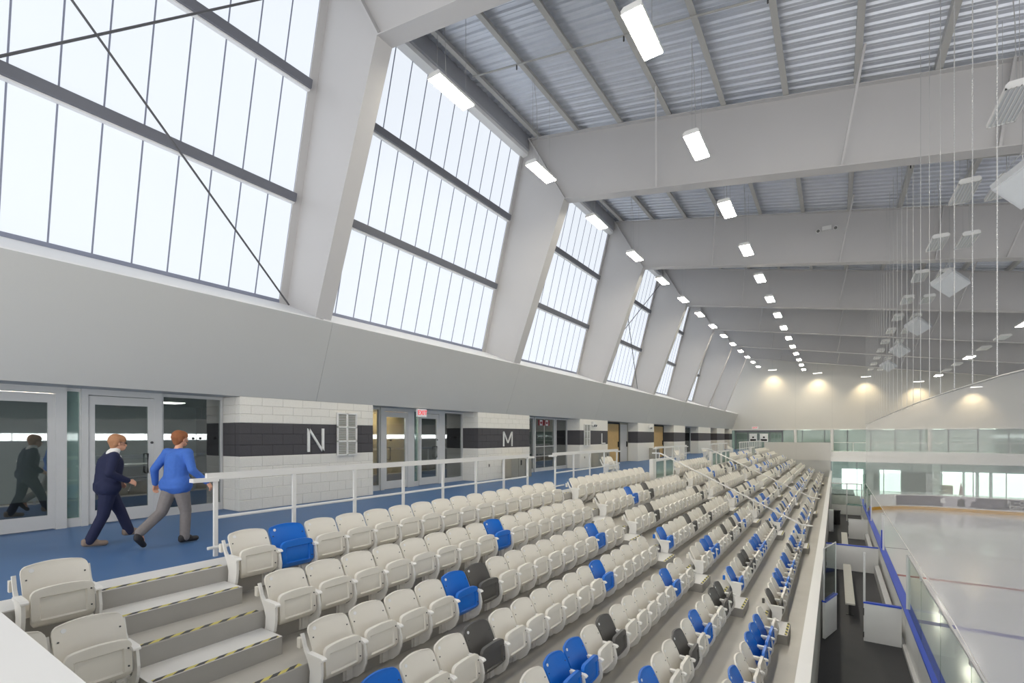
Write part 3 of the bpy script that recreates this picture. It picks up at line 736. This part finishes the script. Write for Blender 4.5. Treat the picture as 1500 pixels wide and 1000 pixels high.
# wall washers in front of the end wall
for k, (x, z) in enumerate(((-6.2, 9.45), (-1.7, 8.75), (2.73, 8.05), (7.1, 7.25), (11.45, 6.45))):
    t = thing('wall_washer', 'small warm floodlight washing the end wall, %s from left' % NTH[k], 'lamp', (x, 64.6, z), 'floodlights by the end wall')
    obj('housing', MB().box(-.45,.45,-.16,.16,0,.12), 'lamp_body', t, local=True)
    obj('lens', MB().box(-.42,.42,-.14,.14,-.012,0), 'lamp_cool', t, local=True)
    obj('hanger', MB().tube([(0,0,.12),(0,0,zt(x)-z)], .012, 6), 'cable', t, local=True)
    ld = bpy.data.lights.new('wall_washer_light', 'SPOT'); ld.energy = 270; ld.color = (1.0, .80, .48); ld.spot_size = math.radians(95); ld.spot_blend = .9; ld.shadow_soft_size = .15
    lo = bpy.data.objects.new('bulb', ld); COL.objects.link(lo); lo.parent = t; lo.location = (0, .1, -.1); lo.rotation_euler = (math.radians(28), 0, 0)

# ------------------------------------------------------------------ end wall and mezzanine
wt_ = 10.3
ew = struct('wall_end', MB().prism([(-11.0,2.42),(XR,2.42),(XR,zt(XR)+.2),(-10.2,zt(-10.2)+.2),(-11.9,4.9)], YEND, YEND+.2), 'end_wall', 'pale end wall of the hall')
for x in (-3.94, -0.32, 8.1, 13): obj('panel_joint', MB().box(x-.012, x+.012, YEND-.006, YEND+.01, 2.42, zb(x)+.3), 'bulkhead', ew)
obj('wall_base', MB().box(-11.0, XR, YEND-.05, YEND+.2, 2.36, 2.5), 'white_paint', ew)
mz = struct('window_22', label='green tinted glass strip along the end mezzanine')
xs = [-5.25, -3.2, -1.05, 1.1, 3.2, 5.3, 7.4, 9.6, 11.8, 14.0, 16.2]
for a, b in zip(xs[:-1], xs[1:]):
    obj('pane', MB().box(a+.03, b-.03, YEND+.05, YEND+.07, -.6, 2.36), 'mezz_glass', mz)
    obj('mullion', MB().box(a-.035, a+.035, YEND, YEND+.12, -.6, 2.36), 'dark_frame', mz)
    for q in range(8): obj('marker_dot', MB().disc((a+.15+q*.25, YEND+.04, 1.42), (0,1,0), .03, .006, 8), 'dark_frame', mz)
struct('wall_mezzanine_room', MB().box(-11.5, XR, 71.0, 71.2, -5, 2.6), 'room_grey', 'wall of the lobby behind the end glass')
struct('ceiling_lobby', MB().box(-11.5, XR, YEND+.1, 71, 2.42, 2.6), 'white_paint', 'ceiling of the upper lobby')
struct('floor_mezzanine', MB().box(-11.5, XR, 63.3, 71, -.62, -.02).box(-0.45, XR, 63.2, 63.32, -1.1, -.58), 'white_paint', 'white slab edge of the end mezzanine')
for x in (-3.9, -0.33, 8.05): tag(obj('round_column', MB().tube([(x,65.2,-.02),(x,65.2,2.42)], .16, 16), 'white_paint'), 'white round column of the end mezzanine, %s' % {-3.9: 'left of three', -0.33: 'middle of three', 8.05: 'right of three'}[x], 'column', 'mezzanine columns')
mr = thing('mezzanine_balustrade', 'glass balustrade with a white handrail along the end mezzanine', 'balustrade', (6, 63.5, -.02))
obj('handrail', MB().box(-0.45, 20, 63.45, 63.52, .93, .99), 'rail_white', mr)
for k in range(10): obj('pane', MB().box(-.4+2.0*k, 1.5+2.0*k, 63.47, 63.49, -.5, .08), 'clear_glass', mr)
for k in range(10): obj('post', MB().box(-.45+2.0*k, -.40+2.0*k, 63.45, 63.52, -.55, .93), 'rail_white', mr)
struct('wall_corner', MB().box(-12.6, -11.55, 65.75, 71.2, -.1, 2.6), 'room_grey', 'grey wall at the far corner of the concourse')
struct('window_25', MB().box(-11.55, -10.46, YEND+.03, YEND+.05, 0, 2.42), 'mezz_glass', 'green glass panel left of the sliding doors')
# sliding entrance doors of the lobby
sd = struct('door_20', label='sliding glass entrance doors at the far end of the concourse')
mb = MB(); 
for x in (-10.4, -9.0, -7.85, -6.6, -5.3): mb.box(x-.05, x+.05, YEND-.02, YEND+.08, 0, 2.36)
mb.box(-10.45, -5.25, YEND-.02, YEND+.08, 2.1, 2.4); obj('door_frame', mb, 'dark_frame', sd)
for a, b in ((-10.35,-9.05),(-8.95,-7.9),(-7.8,-6.65),(-6.55,-5.35)): obj('pane', MB().box(a, b, YEND+.02, YEND+.04, 0, 2.1), 'clear_glass', sd)
for a, b in ((-8.85,-8.0),(-7.7,-6.8)):
    p = obj('door_poster', MB().box(a, b, YEND-.015, YEND-.005, .95, 1.95), 'white_print', sd)
    obj('lettering', MB().box(a+.1, b-.1, YEND-.022, YEND-.016, 1.05, 1.28).box((a+b)/2-.1, (a+b)/2+.1, YEND-.022, YEND-.016, 1.4, 1.6), 'black', p)
ex2 = thing('exit_sign', 'small exit sign above the far sliding doors', 'sign', (-8.2, YEND-.1, 2.6))
obj('housing', MB().box(-8.55, -7.85, YEND-.12, YEND-.04, 2.5, 2.82), 'white_print', ex2)
te = obj('lettering', text_mesh('EXIT', .26), None, ex2, local=True); te.data.materials.append(MATS['exit_red']); te.location = (0, -.025, .06); te.rotation_euler = (PI/2, 0, 0)
# lit back of the lobby: outdoor glazing seen through the end glass
lob = struct('window_23', label='daylit lobby glazing behind the end glass')
for a, b, z0, z1 in ((-10.3,-5.4,.3,2.1), (-5.0,15.5,1.3,2.3)): obj('pane', MB().box(a, b, 70.9, 70.98, z0, z1), 'room_grey', lob)
for a, b in ((.65, 2.7), (4.3, 6.2), (9.72, 11.45), (11.68, 12.5), (12.8, 13.55), (13.85, 16.2), (16.4, 20)): obj('pane', MB().box(a, b, 70.9, 70.98, -4.75, -2.3), 'daylight', lob)
for k, x in enumerate((-9.2, -6.6, -3.0, 1.0, 5.0, 9.0, 13.0)):  # glowing panels added so the lobby reads bright through the end glass
    t = thing('added_ceiling_light', 'added flat light brightening the far lobby, %s from the left' % NTH[k], 'lamp', (x, 68.4, 2.42), 'added lights of the far lobby')
    obj('frame', MB().box(x-.62, x+.62, 68.05, 68.75, 2.385, 2.42), 'white_paint', t); obj('diffuser', MB().box(x-.59, x+.59, 68.08, 68.72, 2.372, 2.384), 'added_room_glow', t)
# end of the seating stand
eb = struct('wall_stand_end', MB().box(-6.9, -0.45, 63.0, 63.25, -1.0, .95), 'end_wall', 'white guard wall closing the far end of the stand')
obj('lower_wall', MB().box(-6.9, -0.45, 63.05, 63.3, -3.9, -1.0), 'bulkhead', eb); obj('joint', MB().box(-3.7, -3.68, 62.995, 63.01, -1, .95), 'bulkhead', eb)
# lower lobby glass
lw = struct('window_24', label='glass screen of the lower lobby at the end of the rink')
for k in range(9):
    a = -.4+2.3*k; obj('pane', MB().box(a+.03, a+2.27, 63.9, 63.92, -4.85, -1.15), 'clear_glass', lw); obj('mullion', MB().box(a-.03, a+.03, 63.86, 63.96, -4.85, -1.1), 'dark_frame', lw)
struct('floor_lower_lobby', MB().box(-.5, XR, 62, 71, -5.0, -4.85), 'room_dark', 'floor of the lower lobby')
struct('wall_lobby_column', MB().box(8.2, 8.7, 64.1, 64.6, -4.85, -1.1), 'white_paint', 'white column in the lower lobby')
tag(obj('vending_machine', MB().box(9.6,10.5,69.6,70.3,-4.85,-3.7), 'yellow_item'), 'yellow cabinet by the lobby windows past the ice', 'cabinet')
tag(obj('traffic_cone', MB().tube([(11.2,70,-4.85),(11.2,70,-4.81)], .3, 10).add([(11.2+.2*math.cos(PI*k/5),70+.2*math.sin(PI*k/5),-4.81) for k in range(10)]+[(11.2+.04*math.cos(PI*k/5),70+.04*math.sin(PI*k/5),-3.4) for k in range(10)], [(k,(k+1)%10,10+(k+1)%10,10+k) for k in range(10)]+[tuple(range(10,20))]), 'orange_item'), 'orange cone in front of the lobby windows', 'cone')

# ------------------------------------------------------------------ ice and boards
struct('floor_ice', MB().box(1.55, XR, -6, 62, ZICE-.2, ZICE), 'ice', 'white ice surface of the rink')
for y, w, m, n in ((25.1, .28, 'ice_red', 'red line painted across the ice'), (19.17, .34, 'ice_blue', 'blue line painted across the ice'), (31.0, .12, 'ice_grey', 'thin dark line painted across the ice')):
    struct('floor_ice_line', MB().box(1.62, 26, y-w/2, y+w/2, ZICE, ZICE+.003), m, n)
ring = MB()
struct('floor_ice_mark', MB().box(8.0, 12, 28.4, 28.6, ZICE, ZICE+.003), 'ice_red', 'short red mark on the ice')
BX0, BX1 = 1.52, 1.64; ZC = -2.9
rbd = thing('rink_boards', 'white dasher boards with a blue cap rail along the players benches', 'boards', (1.58, 20, ZICE))
segs = [(2.0, 5.2), (5.2, 8.4), (8.4, 11.6), (11.6, 14.0), (14.0, 16.4), (16.4, 19.0), (19.0, 21.6), (21.6, 24.5), (24.5, 28.4), (28.4, 32.3), (32.3, 36), (36, 39.6), (39.6, 43.0)]
for a, b in segs:
    obj('panel', MB().box(BX0+.02, BX1-.02, a+.006, b-.006, ZICE, ZC-.03), 'white_board', rbd)
    obj('cap_rail', MB().box(BX0-.04, BX1+.04, a+.002, b-.002, ZC-.03, ZC+.02), 'board_blue', rbd)
    obj('base_kerb', MB().box(BX0-.06, BX0+.02, a, b, ZBENCH, ZBENCH+.1), 'aluminium', rbd)
for a, b, lab in ((16.46, 24.5, 'near'), (24.7, 32.2, 'second')):
    lg = thing('bench_ledge', 'low grey ledge along the boards in the %s players box' % lab, 'ledge', (1.38, (a+b)/2, ZBENCH), 'ledges inside the players boxes')
    obj('ledge_front', MB().box(1.30, 1.32, a, b, ZBENCH, ZBENCH+.34), 'aluminium', lg); obj('ledge_top', MB().box(1.30, 1.455, a, b, ZBENCH+.34, ZBENCH+.36), 'aluminium', lg)
gs = thing('rink_glass', 'tall clear shielding glass standing on the near dasher boards', 'glass', (1.58, 10, ZC))
for a, b in ((2.0,4.4),(4.4,6.8),(6.8,9.2),(9.2,11.6),(11.6,14.0),(14.0,16.3)):
    p = obj('pane', MB().box(1.572, 1.588, a+.01, b-.01, ZC+.021, -1.5), 'rink_glass', gs)
    obj('edge_clip', MB().box(1.56, 1.60, b-.06, b+.06, -1.56, -1.48), 'aluminium', p)
obj('top_bar', MB().box(1.565, 1.595, 2.0, 16.3, -1.5, -1.47), 'aluminium', gs)
for y in (16.3,): obj('post', MB().box(1.54, 1.62, y-.03, y+.03, ZC+.021, -1.45), 'aluminium', gs)
gf = thing('rink_glass', 'clear shielding glass with blue posts at the far penalty box', 'glass', (1.58, 36, ZC))
for y in (24.6, 32.6): obj('blue_post', MB().box(1.53, 1.63, y-.06, y+.06, ZC+.021, ZC+.75), 'board_blue', gf)
for y in (24.2, 24.9, 32.2, 36.0, 39.4): obj('post', MB().box(1.55, 1.61, y-.03, y+.03, ZC+.021, -1.5), 'aluminium', gf)
for a, b in ((32.7, 36), (36, 39.4)): obj('pane', MB().box(1.572, 1.588, a, b, ZC+.021, -1.5), 'rink_glass', gf)
# bench dividers
def divider(y, x0, x1, label, blue=True):
    d = thing('bench_divider', label, 'partition', ((x0+x1)/2, y, ZBENCH), 'white partitions between the benches')
    obj('panel', MB().box(x0, x1, y-.04, y+.04, ZBENCH, ZC-.02), 'white_board', d)
    obj('cap', MB().box(x0-.01, x1, y-.06, y+.06, ZC-.02, ZC+.02), 'board_blue' if blue else 'aluminium', d)
    obj('hinge', MB().box(x0-.02, x0+.01, y-.055, y-.035, ZC-.35, ZC-.15).box(x0-.02, x0+.01, y-.055, y-.035, ZBENCH+.1, ZBENCH+.25), 'bolt', d)
    return d
d1 = divider(16.4, .64, 1.455, 'white partition with a blue cap nearest the camera'); obj('post', MB().box(.63, .68, 16.37, 16.43, ZC, -1.55), 'aluminium', d1)
divider(24.6, .0-.33, 1.445, 'wide white partition at the end of the near bench')
divider(32.3, .58, 1.445, 'white partition at the end of the second bench', False)
dr = thing('bench_gate', 'open white gate with a glass upper half against the stand wall', 'gate', (-.2, 16.4, ZBENCH))
gp = [(-.30,15.85),(-.24,15.82),(.03,16.80),(-.03,16.84)]
obj('panel', MB().prismz(gp, ZBENCH+.03, ZC-.02), 'white_board', dr); obj('cap', MB().prismz([(-.32,15.83),(-.22,15.80),(.05,16.82),(-.05,16.86)], ZC-.02, ZC+.02), 'board_blue', dr)
obj('pane', MB().prismz([(-.275,15.84),(-.262,15.835),(.005,16.82),(-.008,16.825)], ZC+.02, -1.45), 'rink_glass', dr)
obj('pane_frame', MB().tube([(-.268,15.84,ZC),(-.268,15.84,-1.45)], .02, 6).tube([(0,16.82,ZC),(0,16.82,-1.40)], .02, 6).tube([(-.268,15.84,-1.45),(0,16.82,-1.42)], .015, 6), 'aluminium', dr)
def bench(y0, y1, label):
    b = thing('players_bench', label, 'bench', (.38, (y0+y1)/2, ZBENCH), 'players benches')
    obj('plank', MB().box(.25, .50, y0, y1, -3.53, -3.48), 'bench_wood', b)
    for y in (y0+.4, (y0+y1)/2, y1-.4): obj('leg', MB().box(.34, .41, y-.03, y+.03, ZBENCH, -3.53).box(.27,.48,y-.03,y+.03,ZBENCH,ZBENCH+.02), 'bolt', b)
bench(18.1, 23.6, 'pale plank bench in the near players box'); bench(26.6, 31.3, 'pale plank bench in the second players box')
# far timekeeper box
fb = thing('penalty_box', 'glazed white timekeeper box at the far end of the benches', 'booth', (.5, 40, ZBENCH))
obj('lower_panel', MB().box(-.33, 1.45, 42.0, 42.1, ZBENCH, -2.6), 'white_board', fb)
obj('inner_wall', MB().box(-.33, -.1, 34, 34.5, ZBENCH, -2.7), 'white_board', fb)
for x in (-.25, .62, 1.42): obj('post', MB().box(x-.03, x+.03, 38.9, 38.97, ZBENCH, -1.5), 'aluminium', fb)
obj('top_bar', MB().box(-.28, 1.45, 38.9, 38.97, -1.53, -1.47), 'aluminium', fb)
for a, b in ((-.22, .59), (.65, 1.39)): obj('pane', MB().box(a, b, 38.93, 38.945, -2.9, -1.53), 'rink_glass', fb)
obj('shelf', MB().box(.6, 1.45, 38.7, 39.3, -2.9, -2.84), 'green_glass', fb)
bn = thing('waste_bin', 'small black bin beside the far white partition', 'bin', (.05, 37, ZBENCH)); obj('body', MB().tube([(.05,37,ZBENCH),(.05,37,ZBENCH+.85)], .2, 12), 'black', bn); obj('rim', MB().tube([(.05,37,ZBENCH+.85),(.05,37,ZBENCH+.9)], .23, 12), 'shoe_dark', bn)
# curved far end boards with advertising
fbd = thing('end_boards', 'curved end dasher boards with advertising and a yellow kick plate', 'boards', (8, 48.5, ZICE))
path = [(1.58, 43.0)]
for k in range(1, 9):
    a = PI/2*k/8; path.append((1.58+5.2*(1-math.cos(a)), 43.0+5.6*math.sin(a)))
path += [(8.6, 48.6), (10.2, 48.6), (12.0, 48.6), (14, 48.6), (20, 48.6)]
def strip(mb, p, q, z0, z1, th, off):
    d = Vector((q[0]-p[0], q[1]-p[1], 0)).normalized(); nrm = Vector((d.y, -d.x, 0))
    P = Vector((p[0],p[1],0))+nrm*off; Q = Vector((q[0],q[1],0))+nrm*off
    a, b, c, e = P, Q, Q-nrm*th, P-nrm*th
    return mb.prismz([(v.x, v.y) for v in (a, b, c, e)], z0, z1)
for k, (p, q) in enumerate(zip(path[:-1], path[1:])):
    pn = obj('panel', strip(MB(), p, q, ZICE, -2.85, .1, 0), 'white_board', fbd)
    obj('kick_plate', strip(MB(), p, q, ZICE, ZICE+.24, .02, .02), 'kick_yellow', pn)
    if k > 4:
        obj('advert', strip(MB(), p, q, ZICE+.32, -2.92, .01, .012), ('advert_grey', 'advert_grey', 'advert_grey', 'advert_pale', 'advert_grey', 'advert_pale', 'advert_dark', 'advert_dark')[(k-5) % 8], pn)
    obj('glass_pane', strip(MB(), p, q, -2.85, -1.2, .012, -.04), 'rink_glass', pn)
ad = obj('advert', MB().box(10.12, 13.4, 48.565, 48.585, -3.62, -2.95), 'advert_dark', fbd)
for body, x, z, sz in (('R \u2022 O', 10.68, -3.14, .40), ('DEVELOP', 11.16, -3.47, .40)):
    me = text_mesh(body, sz); me.materials.append(MATS['white_print']); o = obj('lettering', me, None, fbd, local=True); o.location = (x-8, 48.555-48.5, z-ZICE); o.rotation_euler = (PI/2, 0, 0)
for x0, x1, z0, z1, m in ((7.55, 8.0, -3.6, -3.0, 'advert_dark'), (8.25, 9.3, -3.62, -3.1, 'advert_grey'), (6.6, 6.9, -3.4, -3.0, 'white_print'), (9.4, 10.05, -3.6, -3.5, 'advert_dark')):
    obj('advert', MB().prism([(x0,z0),(x1,z0),(x1-.08*(x1-x0),z1-.05),((x0+x1)/2,z1),(x0+.12*(x1-x0),z1-.12)], 48.560, 48.58), m, fbd)

# ------------------------------------------------------------------ protective netting, its edge rope and hanging lines
nt_ = [(39.2, 2.40), (34, 2.41), (28, 2.44), (22.6, 2.45), (15.2, 2.455), (11.9, 2.43), (9.2, 2.39), (7.9, 2.365), (6.9, 2.33), (5.0, 2.28), (-4.0, 2.25)]
nb = [(39.2, -1.46), (34, -1.44), (28, -1.42), (22.6, -1.41), (15.2, -1.41), (11.9, -1.43), (9.2, -1.52), (7.9, -1.58), (6.9, -1.6), (5.0, -1.6), (-4.0, -1.6)]
net = thing('safety_net', 'white protective netting hanging above the rink boards', 'net', (1.64, 22, -1.5))
m = MB(); n = len(nt_)
m.add([(1.64, y, z) for y, z in nt_]+[(1.64, y, z) for y, z in nb], [(i, i+1, n+i+1, n+i) for i in range(n-1)])
obj('mesh_sheet', m, 'netting', net)
obj('edge_rope', MB().tube([(1.64, y, z) for y, z in nt_], .012, 6), 'cable', net)
obj('edge_rope', MB().tube([(1.64, y, z) for y, z in nb], .012, 6), 'rail_white', net)
for k in range(25):
    y = 8.2+1.28*k; zbot = 2.4
    if k < 3:
        ch = MB().tube([(1.64,y,zbot),(1.64,y,zt(1.6))], .006, 5); z = zbot
        while z < zt(1.6): ch.octa((1.64, y, z), .012); z += .05
        tag(obj('hanging_chain', ch, 'cable'), 'pale beaded chain holding up the net, %s from the right' % NTH[k], 'chain', 'chains holding the net')
    else:
        tag(obj('hanging_line', MB().tube([(1.64,y,zbot),(1.64,y,zt(1.6))], .006, 5), 'cable'), 'thin pale line holding up the far net, %s past the beaded chains' % (NTH+['nineteenth','twentieth','twenty-first','twenty-second'])[k-3], 'line', 'lines holding the far net')

# ------------------------------------------------------------------ people
def cone_caps(mb, a, b, ra, rb, seg=10, rings=4):
    a = Vector(a); b = Vector(b); d = b-a; L = max(d.length, 1e-4); d /= L
    u = d.cross(Vector((0,1,0)) if abs(d.y) < .9 else Vector((1,0,0))).normalized(); w = d.cross(u)
    st = [(-ra*math.cos(PI/2*i/rings), ra*math.sin(PI/2*i/rings)) for i in range(rings+1)]
    st += [(L+rb*math.sin(PI/2*i/rings), rb*math.cos(PI/2*i/rings)) for i in range(rings+1)]
    vs = [a+d*st[0][0]]; fs = []
    for s, r in st[1:-1]:
        vs += [a+d*s+(u*math.cos(2*PI*k/seg)+w*math.sin(2*PI*k/seg))*r for k in range(seg)]
    vs.append(a+d*st[-1][0]); m = len(st)-2
    for k in range(seg): fs.append((0, 1+(k+1)%seg, 1+k)); fs.append((len(vs)-1, 1+(m-1)*seg+k, 1+(m-1)*seg+(k+1)%seg))
    for i in range(m-1):
        for k in range(seg): fs.append((1+i*seg+k, 1+i*seg+(k+1)%seg, 1+(i+1)*seg+(k+1)%seg, 1+(i+1)*seg+k))
    mb.add(vs, fs)
def remeshed(parts, vox, name, m, squash=None, smooth=4):
    mb = MB()
    for p in parts: cone_caps(mb, *p)
    me = mb.mesh(name, m); o = bpy.data.objects.new(name, me); COL.objects.link(o)
    r = o.modifiers.new('r', 'REMESH'); r.mode = 'VOXEL'; r.voxel_size = vox
    s = o.modifiers.new('s', 'SMOOTH'); s.iterations = smooth; s.factor = .5
    dg = bpy.context.evaluated_depsgraph_get(); out = bpy.data.meshes.new_from_object(o.evaluated_get(dg)); bpy.data.objects.remove(o)
    out.name = name; out.materials.clear(); out.materials.append(MATS[m]); out.shade_smooth(); return out
def hand(wr, dirv, side, up):
    """palm and five fingers as tapered capsules; dirv = pointing direction, side = thumb side"""
    wr = Vector(wr); d = Vector(dirv).normalized(); s = Vector(side); s = (s-d*s.dot(d)).normalized(); n = d.cross(s)
    P = []
    for k in range(4):
        o = s*(.030-.020*k); base = wr+d*.085+o; L = (.036,.041,.038,.030)[k]
        P.append((wr+o*.6+d*.01, base, .016, .0125)); c = d*.8+n*.6*up
        P.append((base, base+c.normalized()*L, .0100, .0092)); t = base+c.normalized()*L
        P.append((t, t+(d*.35+n*.94*up).normalized()*L*.75, .0092, .0078))
    tb = wr+d*.03+s*.032; P.append((wr+d*.01, tb, .016, .013)); t2 = tb+(d*.7+s*.6+n*.2*up).normalized()*.035
    P.append((tb, t2, .012, .010)); P.append((t2, t2+(d*.9+s*.1+n*.4*up).normalized()*.028, .010, .008))
    return P
def person(label, loc, heading, sk, cloth):
    t = thing('person', label, 'person', loc); t.rotation_euler = (0, 0, heading)
    J = sk['J']; hd = Vector(J['head']); nk = Vector(J['neck']); hf = Vector(sk['face']).normalized(); sideh = Vector((0,0,1)).cross(hf)
    body = [(J['pelvis'], J['chest'], .125, .135), (J['chest'], J['neck'], .12, .055), (nk, hd-Vector((0,0,.04)), .052, .055),
            (hd+Vector((0,0,.025))-hf*.015, hd+Vector((0,0,.02))+hf*.012, .088, .084), (hd-Vector((0,0,.055))+hf*.03, hd-Vector((0,0,.075))+hf*.05, .058, .042),
            (hd+hf*.088+Vector((0,0,.0)), hd+hf*.106-Vector((0,0,.028)), .010, .014), (hd+hf*.085-Vector((0,0,.064)), hd+hf*.088-Vector((0,0,.066)), .016, .014)]
    for s in (-1, 1): body.append((hd+sideh*s*.082-Vector((0,0,.0)), hd+sideh*s*.088-Vector((0,0,.03)), .016, .012))
    shirt = [(Vector(J['pelvis'])+Vector((0,0,-.02)), J['chest'], .155*sk['girth'], .158*sk['girth']), (J['chest'], Vector(J['neck'])-Vector((0,0,.05)), .13, .075)]
    if cloth.get('hem'): shirt.append((Vector(J['pelvis'])-Vector((0,.085,cloth['hem'])), Vector(J['pelvis'])-Vector((0,-.085,cloth['hem'])), .165, .165))
    trous = [(Vector(J['pelvis'])+Vector((0,0,.02)), Vector(J['pelvis'])-Vector((0,0,.06)), .140*sk['girth'], .135*sk['girth'])]; shoes = []
    for sd, s in (('l', 1), ('r', -1)):
        sh_, el, wr = (Vector(J[k+sd]) for k in ('sh', 'el', 'wr')); hp, kn, an = (Vector(J[k+sd]) for k in ('hp', 'kn', 'an')); toe = Vector(J['to'+sd])
        body += [(J['chest'], sh_, .09, .06), (sh_, el, .050, .042), (el, wr, .040, .028), (hp, kn, .08, .055), (kn, an, .052, .038), (an, toe, .038, .025)]
        shirt += [(Vector(J['chest'])+Vector((0,0,.06)), sh_, .11, .080), (sh_, el, .074, .060), (el, el+(wr-el)*.93, .060, .046), (Vector(J['pelvis'])+Vector((0,s*.06,.02)), Vector(J['chest'])+Vector((0,s*.06,0)), .12*sk['girth'], .115*sk['girth'])]
        trous += [(Vector(J['pelvis'])-Vector((0,0,.02)), hp, .13, .112*sk['girth']), (hp, kn, .108*sk['girth'], .080), (kn, an+Vector((0,0,.02)), .078, .070)]
        body += hand(wr, sk['hand'+sd], sk['thumb'+sd], s)
        fw = (toe-an); fw = Vector((fw.x, fw.y, 0)).normalized(); heel = an-fw*.05+Vector((0,0,(toe-an).z*.35))
        shoes.append((heel, toe)) 
    b = obj('body', remeshed(body, .0085, 'body', 'skin', smooth=3), None, t, local=True)
    obj('jacket', remeshed(shirt, .014, 'jacket', cloth['top']), None, t, local=True)
    obj('trousers', remeshed(trous, .014, 'trousers', cloth['legs']), None, t, local=True)
    for h, o in shoes: obj('shoe', remeshed([(h, o, .048, .040), ((h+o)/2+Vector((0,0,.025)), h+Vector((0,0,.03)), .045, .048)], .01, 'shoe', cloth['shoes']), None, t, local=True)
    hair = [(hd+Vector((0,0,.045))-hf*.028, hd+Vector((0,0,.05))+hf*.02, .096, .085), (hd+Vector((0,0,.02))-hf*.045, hd-Vector((0,0,.05))-hf*.045, .088, .062)]
    for s in (-1, 1): hair.append((hd+sideh*s*.05+Vector((0,0,.03))-hf*.02, hd+sideh*s*.055-Vector((0,0,.01))-hf*.03, .062, .045))
    obj('hair', remeshed(hair, .011, 'hair', cloth['hair'], smooth=2), None, t, local=True)
    for s in (-1, 1): obj('eye', MB().disc(hd+hf*.092+sideh*s*.033+Vector((0,0,.01)), hf, .011, .008, 10), 'black', b, local=True)
    obj('mouth', MB().bar(hd+hf*.101-sideh*.022-Vector((0,0,.062)), hd+hf*.101+sideh*.022-Vector((0,0,.062)), .006, .006), 'flag_red', b, local=True)
    if cloth.get('glasses'):
        g = MB()
        for s in (-1, 1):
            c = hd+hf*.105+sideh*s*.035+Vector((0,0,.01))
            g.tube([c+(sideh*math.cos(a*PI/5)*.024+Vector((0,0,1))*math.sin(a*PI/5)*.018) for a in range(11)], .003, 5)
            g.tube([c+sideh*s*.024, hd+sideh*s*.098+Vector((0,0,.015))], .003, 5)
        obj('glasses', g, 'black', t, local=True)
    if cloth.get('collar'): obj('collar', remeshed([(nk-Vector((.02,0,.03)), nk+Vector((.02,0,.02)), .078, .066), (nk+Vector((-.01,0,-.02)), Vector(J['chest'])+Vector((.10,0,.10)), .07, .04)], .011, 'collar', 'cloth_white'), None, t, local=True)
    return t
woman = dict(J=dict(pelvis=(-.02,0,.90), chest=(.02,0,1.22), neck=(.06,0,1.41), head=(.11,0,1.545),
    shl=(.03,.17,1.34), ell=(-.05,.24,1.08), wrl=(.14,.22,.92), shr=(.03,-.17,1.34), elr=(-.04,-.25,1.09), wrr=(.20,-.20,.96),
    hpl=(-.01,.085,.84), knl=(.16,.09,.47), anl=(.27,.09,.13), tol=(.45,.10,.12), hpr=(-.02,-.085,.84), knr=(-.08,-.09,.46), anr=(-.24,-.09,.075), tor=(-.06,-.10,.045)),
    face=(1,0,-.18), girth=1.08, handl=(.8,0,-.45), handr=(.8,.1,-.35), thumbl=(.2,-.6,.8), thumbr=(.2,.6,.8))
man = dict(J=dict(pelvis=(0,0,.95), chest=(.03,0,1.28), neck=(.05,0,1.47), head=(.08,0,1.605),
    shl=(.03,.185,1.39), ell=(-.06,.33,1.14), wrl=(.02,.40,.90), shr=(.03,-.185,1.39), elr=(-.02,-.32,1.13), wrr=(.16,-.42,.93),
    hpl=(0,.09,.88), knl=(-.14,.11,.50), anl=(-.46,.13,.24), tol=(-.40,.14,.06), hpr=(0,-.09,.88), knr=(.08,-.10,.49), anr=(.06,-.10,.075), tor=(.25,-.12,.045)),
    face=(1,-.25,-.1), girth=1.06, handl=(.2,.3,-.9), handr=(.3,-.4,-.85), thumbl=(.9,-.2,.1), thumbr=(.9,.2,.1))
person('person in navy jacket and trousers with white collar and glasses, walking', (-9.25, 2.72, 0), math.radians(84), woman, dict(top='cloth_navy', legs='cloth_navy', shoes='shoe_tan', hair='hair_sandy', hem=.02, glasses=True, collar=True))
person('person in bright blue shirt and grey trousers walking away', (-8.42, 3.30, 0), math.radians(112), man, dict(top='cloth_blue', legs='cloth_grey', shoes='shoe_dark', hair='hair_ginger', hem=.04))
